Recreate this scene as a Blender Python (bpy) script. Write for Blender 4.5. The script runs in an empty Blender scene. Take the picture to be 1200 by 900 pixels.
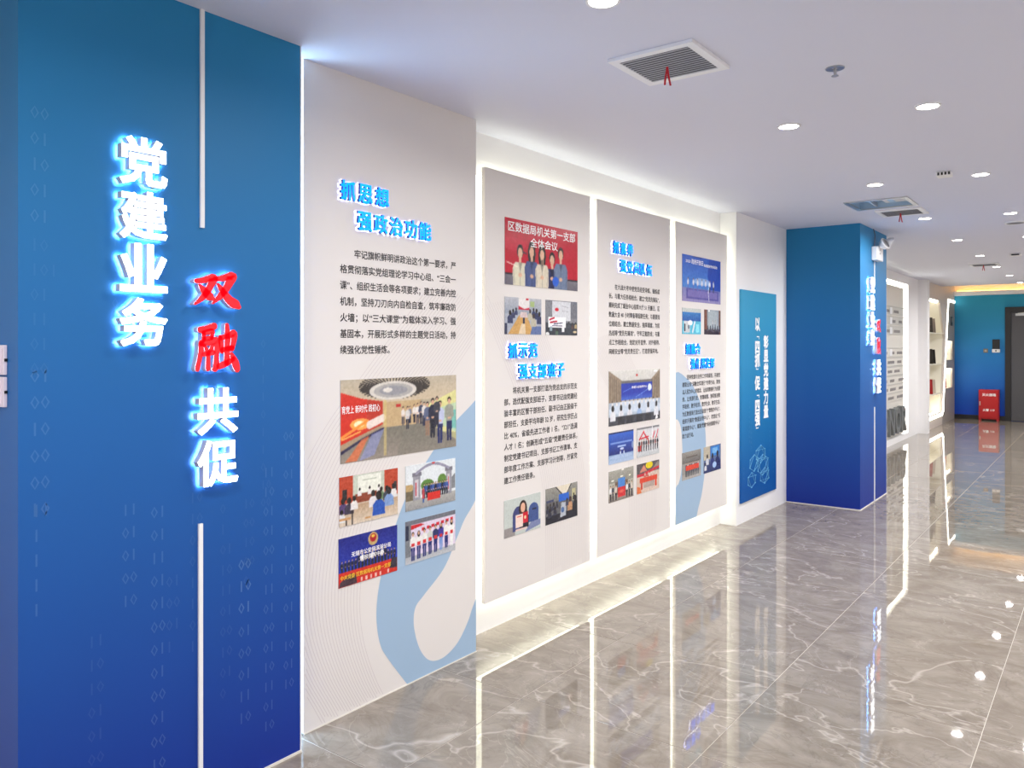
import bpy, bmesh, math, random
import numpy as np
from mathutils import Vector, Matrix
from mathutils.geometry import tessellate_polygon
random.seed(7)
sc = bpy.context.scene
COL = sc.collection

# ------------------------------------------------------------------ camera, world, exposure
FPX = 930.0
YAW = math.atan(703.0 / FPX)
cd = bpy.data.cameras.new('camera'); cam = bpy.data.objects.new('camera', cd); COL.objects.link(cam)
cd.sensor_fit = 'HORIZONTAL'; cd.sensor_width = 36.0; cd.lens = FPX / 1200 * 36
cd.shift_y = -46.0 / 1200; cd.clip_start = 0.05; cd.clip_end = 100
cam.location = (0, 0, 1.5); cam.rotation_euler = (math.pi / 2, 0, YAW)
sc.camera = cam
w = bpy.data.worlds.new('world'); sc.world = w; w.use_nodes = True
w.node_tree.nodes['Background'].inputs[0].default_value = (0.8, 0.85, 1, 1)
w.node_tree.nodes['Background'].inputs[1].default_value = 0.3
sc.view_settings.view_transform = 'Standard'; sc.view_settings.look = 'None'
sc.view_settings.gamma = 1.0; sc.view_settings.use_curve_mapping = False
sc.view_settings.exposure = 0.0
try:
    sc.cycles.max_bounces = 10; sc.cycles.diffuse_bounces = 5; sc.cycles.glossy_bounces = 4
    sc.cycles.sample_clamp_indirect = 4.0
except Exception:
    pass

H = 2.6
DOWN_W = 30.0       # emission of a downlight lens
DOWN_P = 14.3       # watts of the reflector lamp in a downlight
STRIP_W = 4.3       # emission of the white strips behind the panels
HALO_W = 14.0        # emission behind the raised letters
COVE_W = 7.0

# ------------------------------------------------------------------ helpers
def lin(c):
    r = []
    for v in c[:3]:
        v = v / 255.0
        r.append(v / 12.92 if v <= 0.04045 else ((v + 0.055) / 1.055) ** 2.4)
    return tuple(r) + (1.0,)

def mat(name, col, rough=0.5, metal=0.0, emit=None, ew=0.0, noise=0.0, coat=0.0, spec=0.5):
    m = bpy.data.materials.new(name); m.use_nodes = True
    nt = m.node_tree; b = nt.nodes['Principled BSDF']
    b.inputs['Base Color'].default_value = lin(col)
    b.inputs['Roughness'].default_value = rough; b.inputs['Metallic'].default_value = metal
    b.inputs['Specular IOR Level'].default_value = spec
    b.inputs['Coat Weight'].default_value = coat
    if emit:
        b.inputs['Emission Color'].default_value = lin(emit); b.inputs['Emission Strength'].default_value = ew
    if noise:
        tc = nt.nodes.new('ShaderNodeTexCoord'); n = nt.nodes.new('ShaderNodeTexNoise')
        n.inputs['Scale'].default_value = 60; n.inputs['Detail'].default_value = 4
        bp = nt.nodes.new('ShaderNodeBump'); bp.inputs['Strength'].default_value = noise; bp.inputs['Distance'].default_value = 0.002
        nt.links.new(tc.outputs['Object'], n.inputs['Vector']); nt.links.new(n.outputs['Fac'], bp.inputs['Height'])
        nt.links.new(bp.outputs[0], b.inputs['Normal'])
    return m

def tag(o, label=None, cat=None, group=None, kind=None):
    if label: o['label'] = label
    if cat: o['category'] = cat
    if group: o['group'] = group
    if kind: o['kind'] = kind
    return o

def empty(name, loc, label=None, cat=None, group=None):
    o = bpy.data.objects.new(name, None); COL.objects.link(o); o.location = loc; o.empty_display_size = 0.1
    return tag(o, label, cat, group)

def origin(o):
    v = Vector((0, 0, 0))
    while o is not None:
        v += Vector(o.location); o = o.parent
    return v

class MB:
    """mesh builder in world coordinates"""
    def __init__(s): s.v = []; s.f = []; s.mi = []
    def add(s, vs, fs, mi=0):
        k = len(s.v); s.v += [tuple(p) for p in vs]; s.f += [tuple(i + k for i in f) for f in fs]; s.mi += [mi] * len(fs)
    def box(s, x0, x1, y0, y1, z0, z1, mi=0):
        vs = [(x0, y0, z0), (x1, y0, z0), (x1, y1, z0), (x0, y1, z0), (x0, y0, z1), (x1, y0, z1), (x1, y1, z1), (x0, y1, z1)]
        s.add(vs, [(0, 3, 2, 1), (4, 5, 6, 7), (0, 1, 5, 4), (1, 2, 6, 5), (2, 3, 7, 6), (3, 0, 4, 7)], mi)
    def cyl(s, c, r, h, axis='z', n=24, r2=None, mi=0):
        r2 = r if r2 is None else r2
        vs = []
        for k, (rr, t) in enumerate(((r, 0), (r2, h))):
            for i in range(n):
                a = 2 * math.pi * i / n; p, q = rr * math.cos(a), rr * math.sin(a)
                vs.append({'z': (c[0] + p, c[1] + q, c[2] + t), 'x': (c[0] + t, c[1] + p, c[2] + q), 'y': (c[0] + q, c[1] + t, c[2] + p)}[axis])
        fs = [(i, (i + 1) % n, n + (i + 1) % n, n + i) for i in range(n)] + [tuple(reversed(range(n))), tuple(range(n, 2 * n))]
        s.add(vs, fs, mi)
    def tube(s, pts, r, n=6, mi=0):
        vs = []; N = len(pts)
        for k, p in enumerate(pts):
            p = Vector(p); d = (Vector(pts[min(k + 1, N - 1)]) - Vector(pts[max(k - 1, 0)])).normalized()
            a = d.cross(Vector((0.3, 0.1, 1)) if abs(d.z) < 0.9 else Vector((1, 0, 0))).normalized(); b = d.cross(a)
            for i in range(n):
                t = 2 * math.pi * i / n; vs.append(p + a * r * math.cos(t) + b * r * math.sin(t))
        fs = [(k * n + i, k * n + (i + 1) % n, (k + 1) * n + (i + 1) % n, (k + 1) * n + i) for k in range(N - 1) for i in range(n)]
        fs += [tuple(reversed(range(n))), tuple(range((N - 1) * n, N * n))]
        s.add(vs, fs, mi)
    def ring(s, c, ro, ri, z0, z1, n=32, mi=0):
        vs = []
        for (r, z) in ((ro, z1), (ro * 0.985, z0), (ri, z0), (ri, z1)):
            for i in range(n):
                a = 2 * math.pi * i / n; vs.append((c[0] + r * math.cos(a), c[1] + r * math.sin(a), z))
        fs = [(k * n + i, k * n + (i + 1) % n, ((k + 1) % 4) * n + (i + 1) % n, ((k + 1) % 4) * n + i) for k in range(4) for i in range(n)]
        s.add(vs, fs, mi)
    def build(s, name, mats, parent=None, bevel=0.0, smooth=False):
        L = origin(parent) if parent is not None else None
        if L is None:
            a = np.array(s.v); L = Vector(((a[:, 0].min() + a[:, 0].max()) / 2, (a[:, 1].min() + a[:, 1].max()) / 2, a[:, 2].min()))
            setloc = True
        else: setloc = False
        me = bpy.data.meshes.new(name)
        me.from_pydata([(p[0] - L.x, p[1] - L.y, p[2] - L.z) for p in s.v], [], s.f)
        if not isinstance(mats, (list, tuple)): mats = [mats]
        for m in mats: me.materials.append(m)
        if len(mats) > 1:
            for p, i in zip(me.polygons, s.mi): p.material_index = i
        bm = bmesh.new(); bm.from_mesh(me)
        bmesh.ops.recalc_face_normals(bm, faces=bm.faces); bm.to_mesh(me); bm.free()
        if smooth:
            for p in me.polygons: p.use_smooth = True
        o = bpy.data.objects.new(name, me); COL.objects.link(o)
        if setloc: o.location = L
        else: o.parent = parent
        if bevel:
            b = o.modifiers.new('bevel', 'BEVEL'); b.width = bevel; b.segments = 2; b.limit_method = 'ANGLE'
        return o

def boxo(name, b, m, parent=None, bevel=0.0):
    mb = MB(); mb.box(*b); return mb.build(name, m, parent, bevel)

# frames: how a flat drawing (u right, v up, w towards the viewer) sits in the world
def on_left(x):      # plane facing +X, u = Y, v = Z
    return lambda u, v, w=0.0: (x + w, u, v)
def on_far(y):       # plane facing -Y, u = X, v = Z
    return lambda u, v, w=0.0: (u, y - w, v)

def flat_poly(mb, fr, loops, w0, w1=None, mi=0):
    """polygon with holes, either flat at w1 or a prism w0..w1"""
    polys = [[Vector((p[0], p[1], 0)) for p in l] for l in loops]
    tris = tessellate_polygon(polys); flat = [p for l in loops for p in l]
    if w1 is None:
        mb.add([fr(p[0], p[1], w0) for p in flat], tris, mi); return
    n = len(flat)
    vs = [fr(p[0], p[1], w1) for p in flat] + [fr(p[0], p[1], w0) for p in flat]
    fs = list(tris) + [tuple(n + i for i in reversed(t)) for t in tris]
    k = 0
    for l in loops:
        m = len(l)
        for i in range(m):
            a, b = k + i, k + (i + 1) % m; fs.append((a, b, n + b, n + a))
        k += m
    mb.add(vs, fs, mi)

_tc = {}
_cu = bpy.data.curves.new('type', 'FONT'); _to = bpy.data.objects.new('type', _cu)
def glyphs(text, bold=0.0, res=2):
    """flat outline of a line of text, em size 1, origin at baseline left: (verts2d, faces)"""
    key = (text, bold, res)
    if key in _tc: return _tc[key]
    _cu.body = text; _cu.extrude = 0; _cu.offset = bold; _cu.resolution_u = res; _cu.fill_mode = 'FRONT'
    if _to.name not in COL.objects: COL.objects.link(_to)
    dg = bpy.context.evaluated_depsgraph_get(); dg.update()
    me = bpy.data.meshes.new_from_object(_to.evaluated_get(dg))
    vs = [(v.co.x, v.co.y) for v in me.vertices]; fs = [tuple(p.vertices) for p in me.polygons]
    es = {}
    for f in fs:
        for a, b in zip(f, f[1:] + f[:1]):
            es[(a, b)] = 1
    edge = [(a, b) for (a, b) in es if (b, a) not in es]
    bpy.data.meshes.remove(me)
    _tc[key] = (vs, fs, edge); return _tc[key]

def fat(text, r, res=2):
    """glyphs made bolder by thick strokes laid along their outline"""
    vs, fs, edge = glyphs(text, 0.0, res)
    vs, fs, edge = list(vs), list(fs), list(edge)
    out = list(edge)
    for a, b in edge:
        ax, ay = vs[a]; bx, by = vs[b]; dx, dy = bx - ax, by - ay; d = math.hypot(dx, dy)
        if d < 1e-5: continue
        dx, dy = dx / d * r * .75, dy / d * r * .75; nx, ny = -dy / .75, dx / .75
        k = len(vs); vs += [(ax - dx + nx, ay - dy + ny), (ax - dx - nx, ay - dy - ny), (bx + dx - nx, by + dy - ny), (bx + dx + nx, by + dy + ny)]
        fs.append((k, k + 1, k + 2, k + 3)); out += [(k, k + 1), (k + 1, k + 2), (k + 2, k + 3), (k + 3, k)]
    return vs, fs, out
def put_text(mb, fr, text, u, v, size, width=None, w=0.0004, bold=0.0, res=2, sx=1.0, mi=0):
    vs, fs, _ = fat(text, bold, res) if bold else glyphs(text, 0.0, res)
    if not vs: return
    xs = [p[0] for p in vs]; k = size * sx
    if width: k = width / (max(xs))
    n0 = len(glyphs(text, 0.0, res)[0])      # each thickening stroke gets its own hair-thin ink height, so no two faces coincide
    mb.add([fr(u + p[0] * k, v + p[1] * size, w + (0 if i < n0 else .00002 + .00035 * ((((i - n0) // 4) * 0.618034) % 1))) for i, p in enumerate(vs)], fs, mi)

def raised(char, shape, fr, u, v, w_, h_, z0, z1, face_m, side_m, glow_m, label, group, name='raised_character'):
    """a lit built-up character: face, dark return, light behind.  (u,v) centre"""
    vs, fs, edge = shape
    xs = [p[0] for p in vs]; ys = [p[1] for p in vs]
    cx, cy = (min(xs) + max(xs)) / 2, (min(ys) + max(ys)) / 2
    kx = w_ / (max(xs) - min(xs)); ky = h_ / (max(ys) - min(ys))
    q = [(u + (p[0] - cx) * kx, v + (p[1] - cy) * ky) for p in vs]
    base = fr(u, v, 0)
    root = empty(name, base, label, 'sign letter', group)
    f = MB(); f.add([fr(a, b, z1) for a, b in q], fs); f.build('face', face_m, root)
    n = len(q)
    s = MB(); s.add([fr(a, b, z1 - 0.0005) for a, b in q] + [fr(a, b, z0) for a, b in q], [(a, b, n + b, n + a) for a, b in edge])
    i = max(range(n), key=lambda k: q[k][1] - abs(q[k][0] - u)); j = min(range(n), key=lambda k: q[k][1] + abs(q[k][0] - u))
    for k in (i, j):
        a, b = q[k]; b += -0.004 if k == i else 0.004
        pts = [fr(a - .0015, b - .0015, 0), fr(a + .0015, b - .0015, 0), fr(a + .0015, b + .0015, 0), fr(a - .0015, b + .0015, 0)]
        pte = [fr(a - .0015, b - .0015, z1 - .001), fr(a + .0015, b - .0015, z1 - .001), fr(a + .0015, b + .0015, z1 - .001), fr(a - .0015, b + .0015, z1 - .001)]
        s.add(pts + pte, [(0, 1, 5, 4), (1, 2, 6, 5), (2, 3, 7, 6), (3, 0, 4, 7)])
    me = s.build('return', side_m, root)
    g = MB(); g.add([fr(a, b, z0 + 0.002) for a, b in q], fs); g.build('back_light', glow_m, root)
    return root

# brush strokes for the two calligraphic characters
def brush(strokes):
    vs, fs = [], []
    for pts in strokes:
        P = []
        n = len(pts)
        for i in range(n - 1):       # catmull-rom
            p0, p1, p2, p3 = pts[max(i - 1, 0)], pts[i], pts[i + 1], pts[min(i + 2, n - 1)]
            for t in [k / 6 for k in range(6)]:
                P.append(tuple(0.5 * ((2 * p1[j]) + (-p0[j] + p2[j]) * t + (2 * p0[j] - 5 * p1[j] + 4 * p2[j] - p3[j]) * t * t + (-p0[j] + 3 * p1[j] - 3 * p2[j] + p3[j]) * t ** 3) for j in range(3)))
        P.append(tuple(pts[-1]))
        L, R = [], []
        for i, p in enumerate(P):
            a = P[max(i - 1, 0)]; b = P[min(i + 1, len(P) - 1)]
            dx, dy = b[0] - a[0], b[1] - a[1]; d = math.hypot(dx, dy) or 1; nx, ny = -dy / d, dx / d; r = p[2] * .72
            L.append((p[0] + nx * r, p[1] + ny * r)); R.append((p[0] - nx * r, p[1] - ny * r))
        a0 = math.atan2(P[1][1] - P[0][1], P[1][0] - P[0][0]); a1 = math.atan2(P[-1][1] - P[-2][1], P[-1][0] - P[-2][0])
        capS = [(P[0][0] + P[0][2] * .72 * math.cos(a0 + math.pi / 2 + t * math.pi / 4), P[0][1] + P[0][2] * .72 * math.sin(a0 + math.pi / 2 + t * math.pi / 4)) for t in (1, 2, 3)]
        capE = [(P[-1][0] + P[-1][2] * .72 * math.cos(a1 - math.pi / 2 + t * math.pi / 4), P[-1][1] + P[-1][2] * .72 * math.sin(a1 - math.pi / 2 + t * math.pi / 4)) for t in (1, 2, 3)]
        loop = L[::-1] + capS + R + capE
        k = len(vs); vs += loop
        m = len(L)
        for i in range(m - 1):
            la, lb = k + m - 1 - i, k + m - 2 - i; ra, rb = k + m + 3 + i, k + m + 4 + i
            fs.append((la, ra, rb, lb))
        fs.append((k + m - 1, k + m, k + m + 1, k + m + 2, k + m + 3)); e = k + m + 3 + m - 1
        fs.append((e, e + 1, e + 2, e + 3, k))
    es = {}
    for f in fs:
        for a, b in zip(f, f[1:] + f[:1]): es[(a, b)] = 1
    return vs, fs, [(a, b) for (a, b) in es if (b, a) not in es]

SHUANG = brush([
    [(.02, .74, .10), (.16, .76, .12), (.34, .84, .13), (.44, .86, .17), (.38, .66, .13), (.27, .42, .12), (.14, .22, .10), (-.02, .06, .05)],
    [(.10, .62, .06), (.20, .48, .13), (.34, .30, .17), (.42, .24, .09)],
    [(.50, .84, .09), (.64, .86, .12), (.84, .94, .14), (.92, .95, .19), (.84, .72, .15), (.72, .48, .13), (.58, .28, .11), (.42, .10, .04)],
    [(.56, .68, .06), (.68, .48, .12), (.84, .24, .17), (1.0, .10, .20), (1.1, .02, .10)]])
RONG = brush([
    [(.04, .90, .09), (.22, .93, .09), (.42, .98, .11)],
    [(.14, .84, .07), (.15, .70, .08)], [(.13, .83, .07), (.36, .87, .09), (.34, .72, .07)], [(.15, .71, .07), (.35, .73, .07)],
    [(.08, .62, .10), (.06, .40, .09), (-.02, .08, .09)],
    [(.07, .60, .08), (.28, .63, .09), (.48, .66, .12), (.48, .40, .10), (.46, .10, .11), (.38, .06, .05)],
    [(.17, .56, .05), (.23, .45, .08)], [(.38, .57, .06), (.31, .46, .07)],
    [(.13, .38, .07), (.40, .42, .08)], [(.26, .40, .08), (.25, .08, .09)],
    [(.58, .74, .08), (.60, .56, .09), (.62, .44, .07)], [(.58, .73, .08), (.78, .77, .09), (.96, .82, .12), (.90, .50, .09)],
    [(.62, .47, .08), (.91, .52, .08)], [(.76, 1.0, .08), (.77, .70, .11), (.75, .18, .10)],
    [(.54, .12, .10), (.74, .18, .10), (.94, .28, .08)], [(.88, .38, .07), (.98, .20, .14), (1.04, .06, .12)]])

# ------------------------------------------------------------------ materials
white = mat('painted_white', (243, 242, 243), 0.55, noise=0.05)
ceil_m = mat('ceiling_paint', (222, 224, 240), 0.7, noise=0.04)
panel_m = mat('panel_print', (229, 224, 221), 0.38, noise=0.02)
ribbon_m = mat('ribbon_print', (160, 187, 214), 0.38)
line_m = mat('contour_print', (208, 199, 200), 0.4)
ink = mat('black_ink', (42, 38, 42), 0.5)
inkw = mat('white_ink', (252, 252, 253), 0.5)
strip_m = mat('white_led', (255, 255, 250), 0.5, emit=(252, 255, 230), ew=STRIP_W)
strip_low = mat('white_led_bottom', (255, 255, 250), 0.5, emit=(252, 255, 232), ew=STRIP_W * 1.7)
strip_b = mat('cool_led', (235, 245, 255), 0.5, emit=(190, 228, 255), ew=STRIP_W * 2.6)
frame_led = mat('frame_led', (255, 255, 250), 0.5, emit=(255, 253, 238), ew=6.5)
niche_led = mat('niche_led', (255, 252, 240), 0.5, emit=(255, 248, 230), ew=38.0)
cove_led = mat('amber_led', (255, 220, 140), 0.5, emit=(255, 186, 82), ew=COVE_W)
lens_m = mat('downlight_lens', (255, 250, 240), 0.5, emit=(255, 250, 244), ew=DOWN_W)
trim_w = mat('white_enamel', (238, 238, 240), 0.35)
alu = mat('brushed_aluminium', (200, 202, 206), 0.35, metal=0.8)
dark = mat('duct_shade', (88, 88, 98), 0.7)
slat_m = mat('grille_slat', (178, 178, 186), 0.4)
red_rib = mat('red_ribbon', (200, 20, 40), 0.5)
blk = mat('black_plastic', (22, 22, 26), 0.4)
chrome = mat('satin_steel', (190, 190, 190), 0.3, metal=0.9)
white_face = mat('letter_face_white', (255, 255, 255), 0.3, emit=(245, 250, 255), ew=1.6)
white_side = mat('letter_return_white', (190, 190, 202), 0.4)
halo_w = mat('letter_glow_cool', (255, 255, 255), 0.5, emit=(215, 235, 255), ew=HALO_W * 1.6)
red_face = mat('letter_face_red', (225, 16, 32), 0.3, emit=(235, 10, 30), ew=0.55)
halo_r = mat('letter_glow_white', (255, 255, 255), 0.5, emit=(235, 225, 255), ew=HALO_W * 0.6)
blue_face = mat('letter_face_blue', (20, 160, 250), 0.3, emit=(0, 165, 255), ew=0.9)
blue_side = mat('letter_return_blue', (16, 40, 130), 0.35)
halo_p = mat('letter_glow_panel', (255, 255, 255), 0.5, emit=(225, 232, 255), ew=HALO_W)
red_box = mat('red_enamel', (172, 4, 14), 0.35)
grey_door = mat('door_charcoal', (72, 72, 78), 0.45, noise=0.1)
black_frame = mat('door_frame_black', (24, 23, 26), 0.4)
plate_m = mat('pinkish_plate', (226, 214, 226), 0.35)
board_m = mat('honour_board', (216, 212, 204), 0.45)
rail_m = mat('honour_rail', (196, 194, 188), 0.4)
smudge = mat('grey_lettering', (128, 124, 124), 0.5)
honor_m = mat('dark_grey_letter', (112, 116, 116), 0.4)
cream_wall = mat('cream_laminate', (214, 204, 196), 0.5)
greige = mat('greige_laminate', (168, 160, 152), 0.5)
cabin_in = mat('niche_interior', (244, 240, 226), 0.5)
gold_trim = mat('pale_edge_trim', (225, 220, 210), 0.4)

def gradient_paint(name, top, bot, mix=0.0, light=(150, 190, 235), z0=0.0, z1=2.6):
    m = bpy.data.materials.new(name); m.use_nodes = True; nt = m.node_tree; b = nt.nodes['Principled BSDF']
    g = nt.nodes.new('ShaderNodeNewGeometry'); sp = nt.nodes.new('ShaderNodeSeparateXYZ')
    mr = nt.nodes.new('ShaderNodeMapRange'); mr.inputs['From Min'].default_value = z0; mr.inputs['From Max'].default_value = z1
    cr = nt.nodes.new('ShaderNodeValToRGB'); cr.color_ramp.elements[0].color = lin(bot); cr.color_ramp.elements[1].color = lin(top)
    e = cr.color_ramp.elements.new(0.5); e.color = lin(tuple((a + c) / 2 + d for a, c, d in zip(top, bot, (0, 8, 4))))
    nt.links.new(g.outputs['Position'], sp.inputs[0]); nt.links.new(sp.outputs['Z'], mr.inputs['Value']); nt.links.new(mr.outputs[0], cr.inputs[0])
    last = cr.outputs[0]
    if mix:
        mx = nt.nodes.new('ShaderNodeMixRGB'); mx.inputs[0].default_value = mix; mx.inputs[2].default_value = lin(light)
        nt.links.new(last, mx.inputs[1]); last = mx.outputs[0]
    nt.links.new(last, b.inputs['Base Color']); b.inputs['Roughness'].default_value = 0.5; b.inputs['Specular IOR Level'].default_value = 0.25
    return m
TOP, BOT = (40, 130, 180), (20, 46, 142)
blue_m = gradient_paint('blue_gradient_print', TOP, BOT)
digit_a = gradient_paint('digit_print_faint', TOP, BOT, 0.05)
digit_b = gradient_paint('digit_print_soft', TOP, BOT, 0.11)
digit_c = gradient_paint('digit_print_clear', TOP, BOT, 0.2)
sign_m = gradient_paint('sign_gradient_print', (64, 158, 200), (10, 84, 160), z0=0.3, z1=1.9)
sign_line = mat('sign_line_print', (120, 190, 225), 0.5)

def vcol_mat():
    m = bpy.data.materials.new('photo_print'); m.use_nodes = True; nt = m.node_tree; b = nt.nodes['Principled BSDF']
    a = nt.nodes.new('ShaderNodeVertexColor'); a.layer_name = 'Col'; nt.links.new(a.outputs['Color'], b.inputs['Base Color'])
    b.inputs['Roughness'].default_value = 0.22; return m
photo_m = vcol_mat()

def marble():
    m = bpy.data.materials.new('grey_marble'); m.use_nodes = True; nt = m.node_tree; N = nt.nodes; Lk = nt.links; b = N['Principled BSDF']
    tc = N.new('ShaderNodeTexCoord'); oi = N.new('ShaderNodeObjectInfo')
    sc_ = N.new('ShaderNodeVectorMath'); sc_.operation = 'SCALE'; sc_.inputs['Scale'].default_value = 37.0
    cb = N.new('ShaderNodeCombineXYZ'); Lk.new(oi.outputs['Random'], cb.inputs[0]); Lk.new(oi.outputs['Random'], cb.inputs[1]); cb.inputs[2].default_value = 0.3
    Lk.new(cb.outputs[0], sc_.inputs[0])
    ad = N.new('ShaderNodeVectorMath'); ad.operation = 'ADD'; Lk.new(tc.outputs['Object'], ad.inputs[0]); Lk.new(sc_.outputs[0], ad.inputs[1])
    mp = N.new('ShaderNodeMapping'); mp.inputs['Scale'].default_value = (0.85, 1.3, 1); mp.inputs['Rotation'].default_value = (0, 0, 0.25); Lk.new(ad.outputs[0], mp.inputs[0])
    def noise(scale, detail, rough, dist, src):
        n = N.new('ShaderNodeTexNoise'); n.inputs['Scale'].default_value = scale; n.inputs['Detail'].default_value = detail
        n.inputs['Roughness'].default_value = rough; n.inputs['Distortion'].default_value = dist; Lk.new(src, n.inputs['Vector']); return n.outputs['Fac']
    def ramp(src, stops):
        r = N.new('ShaderNodeValToRGB'); els = r.color_ramp.elements
        while len(els) < len(stops): els.new(0.5)
        for e, (p, c) in zip(els, stops): e.position = p; e.color = c
        Lk.new(src, r.inputs[0]); return r.outputs[0]
    g = lambda v: (v, v, v, 1)
    base = ramp(noise(4.2, 12, 0.72, 0.8, mp.outputs[0]), [(0.28, lin((120, 110, 98))), (0.44, lin((131, 121, 110))), (0.56, lin((143, 134, 123))), (0.74, lin((158, 149, 139)))])
    def vein(scale, dist, width, src):
        n = noise(scale, 5, 0.55, dist, src)
        s = N.new('ShaderNodeMath'); s.operation = 'SUBTRACT'; Lk.new(n, s.inputs[0]); s.inputs[1].default_value = 0.5
        a = N.new('ShaderNodeMath'); a.operation = 'ABSOLUTE'; Lk.new(s.outputs[0], a.inputs[0])
        return ramp(a.outputs[0], [(0.0, g(1)), (width, g(0))])
    def mix(fac, f, a, col, mode='MIX'):
        x = N.new('ShaderNodeMixRGB'); x.blend_type = mode
        if fac is not None:
            k = N.new('ShaderNodeMath'); k.operation = 'MULTIPLY'; Lk.new(fac, k.inputs[0]); k.inputs[1].default_value = f; Lk.new(k.outputs[0], x.inputs[0])
        else: x.inputs[0].default_value = f
        Lk.new(a, x.inputs[1]); x.inputs[2].default_value = col; return x.outputs[0]
    c = mix(vein(0.8, 0.5, 0.006, mp.outputs[0]), 0.45, base, lin((204, 196, 186)))
    c = mix(vein(2.4, 0.8, 0.008, mp.outputs[0]), 0.25, c, lin((190, 182, 172)))
    c = mix(vein(2.2, 2.0, 0.012, ad.outputs[0]), 0.30, c, lin((100, 93, 86)))
    Lk.new(c, b.inputs['Base Color'])
    b.inputs['Roughness'].default_value = 0.02; b.inputs['IOR'].default_value = 1.5
    n = noise(4.0, 2, 0.5, 0, tc.outputs['Object'])
    bp = N.new('ShaderNodeBump'); bp.inputs['Strength'].default_value = 0.25; bp.inputs['Distance'].default_value = 0.0012
    n2 = noise(3.2, 1, 0.4, 0, ad.outputs[0]); Lk.new(n2, bp.inputs['Height']); Lk.new(bp.outputs[0], b.inputs['Normal'])
    return m
marble_m = marble()
grout_m = mat('pale_grout', (180, 172, 160), 0.5)

# ------------------------------------------------------------------ floor: slab of grout with polished tiles
YN, YF, XR, XW = -3.0, 18.35, 2.4, -2.618
fl = boxo('floor', (-2.9, XR, YN, YF, -0.08, -0.0011), grout_m); tag(fl, kind='structure')
tm = None
def tile_mesh(sx, sy, t=0.012):
    bm = bmesh.new(); g = 0.0022; b = 0.0012
    X, Y = sx / 2 - g / 2, sy / 2 - g / 2
    lo = [bm.verts.new(p) for p in ((-X, -Y, -t), (X, -Y, -t), (X, Y, -t), (-X, Y, -t))]
    mi = [bm.verts.new((p.co.x, p.co.y, -b)) for p in lo]
    hi = [bm.verts.new((p.co.x - math.copysign(b, p.co.x), p.co.y - math.copysign(b, p.co.y), 0)) for p in lo]
    bm.faces.new(hi)
    for a, c in ((lo, mi), (mi, hi)):
        for i in range(4): bm.faces.new((a[i], a[(i + 1) % 4], c[(i + 1) % 4], c[i]))
    me = bpy.data.meshes.new('tile'); bm.to_mesh(me); bm.free(); me.materials.append(marble_m); return me
TM = {}
for i in range(7):
    x0 = -2.8 + 0.8 * i; x1 = min(x0 + 0.8, XR)
    for j in range(26):
        y0 = -2.05 + 0.8 * j - 0.02; y1 = min(y0 + 0.8, YF)
        if y0 >= YF - 0.05 or x1 - x0 < 0.05: continue
        k = (round(x1 - x0, 3), round(y1 - y0, 3))
        if k not in TM: TM[k] = tile_mesh(*k)
        o = bpy.data.objects.new('tile', TM[k]); COL.objects.link(o); o.parent = fl
        L = fl.location
        o.location = ((x0 + x1) / 2 - L.x, (y0 + y1) / 2 - L.y, 0 - L.z)
        o.rotation_euler = (random.uniform(-1, 1) * 0.0011, random.uniform(-1, 1) * 0.0011, 0)

# ------------------------------------------------------------------ ceiling with an access hatch hole, cove beyond
HX0, HX1, HY0, HY1 = -1.64, -1.225, 6.46, 6.87
CE = 16.85
mb = MB()
for b in ((-2.9, HX0, YN, CE), (HX1, XR, YN, CE), (HX0, HX1, YN, HY0), (HX0, HX1, HY1, CE)):
    mb.box(b[0], b[1], b[2], b[3], H, H + 0.05)
mb.box(-2.9, XR, CE - 0.02, CE, H, H + 0.35)
mb.box(-2.9, XR, CE - 0.02, YF + 0.1, H + 0.33, H + 0.36)
tag(mb.build('ceiling', ceil_m), kind='structure')

# ------------------------------------------------------------------ walls
RX = -2.76      # back of the honour recess
mb = MB()
mb.box(-3.0, XW, YN, 8.9, 0, H)
mb.box(-3.0, RX, 8.9, 15.0, 0, H)
mb.box(RX, XW, 8.9, 14.05, 2.47, H); mb.box(RX, XW, 8.9, 14.05, 0, 0.09)
mb.box(RX, XW, 14.05, 15.0, 0, H)
tag(mb.build('wall_left', white), kind='structure')
tag(boxo('wall_right', (XR, XR + .1, YN, YF, 0, H), white), kind='structure')
tag(boxo('wall_back', (-3.0, XR + .1, YN - .1, YN, 0, H), white), kind='structure')
# shelf wall: two-tone laminate with a slanted light line and niches
SX = -2.56
fr = on_left(SX)
def seg(a, b, n=1): return [a, b]
n1 = [(15.06, .24), (16.80, .24), (17.13, 1.62), (16.62, 2.28), (16.5, 2.32), (15.06, 2.32)]
line_pts = [(18.35, 2.40), (17.56, 2.40), (16.95, .26), (16.80, .19), (15.06, .19)]
left_out = [(15.02, 0), (18.35, 0), (18.35, .001), (16.9, .001)]
# cream part (everything), greige part (right of the line)
mb = MB()
CL = [(15.0, 0), (16.86, 0), (16.99, .27), (17.58, 2.41), (18.35, 2.41), (18.35, 2.95), (15.0, 2.95)]
flat_poly(mb, fr, [CL, n1], -0.03, 0.0, 0)
q1 = [(17.28, 1.20), (18.08, 1.20), (18.08, 1.57), (17.38, 1.57)]
q2 = [(17.16, .65), (18.08, .65), (18.08, 1.03), (17.26, 1.03)]
flat_poly(mb, fr, [[(16.86, 0), (18.35, 0), (18.35, 2.41), (17.58, 2.41), (16.99, .27)], q1, q2], -0.03, 0.0, 1)
for q in (n1, q1, q2):       # niche linings
    n = len(q)
    vs = [fr(p[0], p[1], -0.03) for p in q] + [fr(p[0], p[1], -0.28) for p in q]
    mb.add(vs, [(i, (i + 1) % n, n + (i + 1) % n, n + i) for i in range(n)] + [tuple(range(n, 2 * n))], 2)
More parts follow.
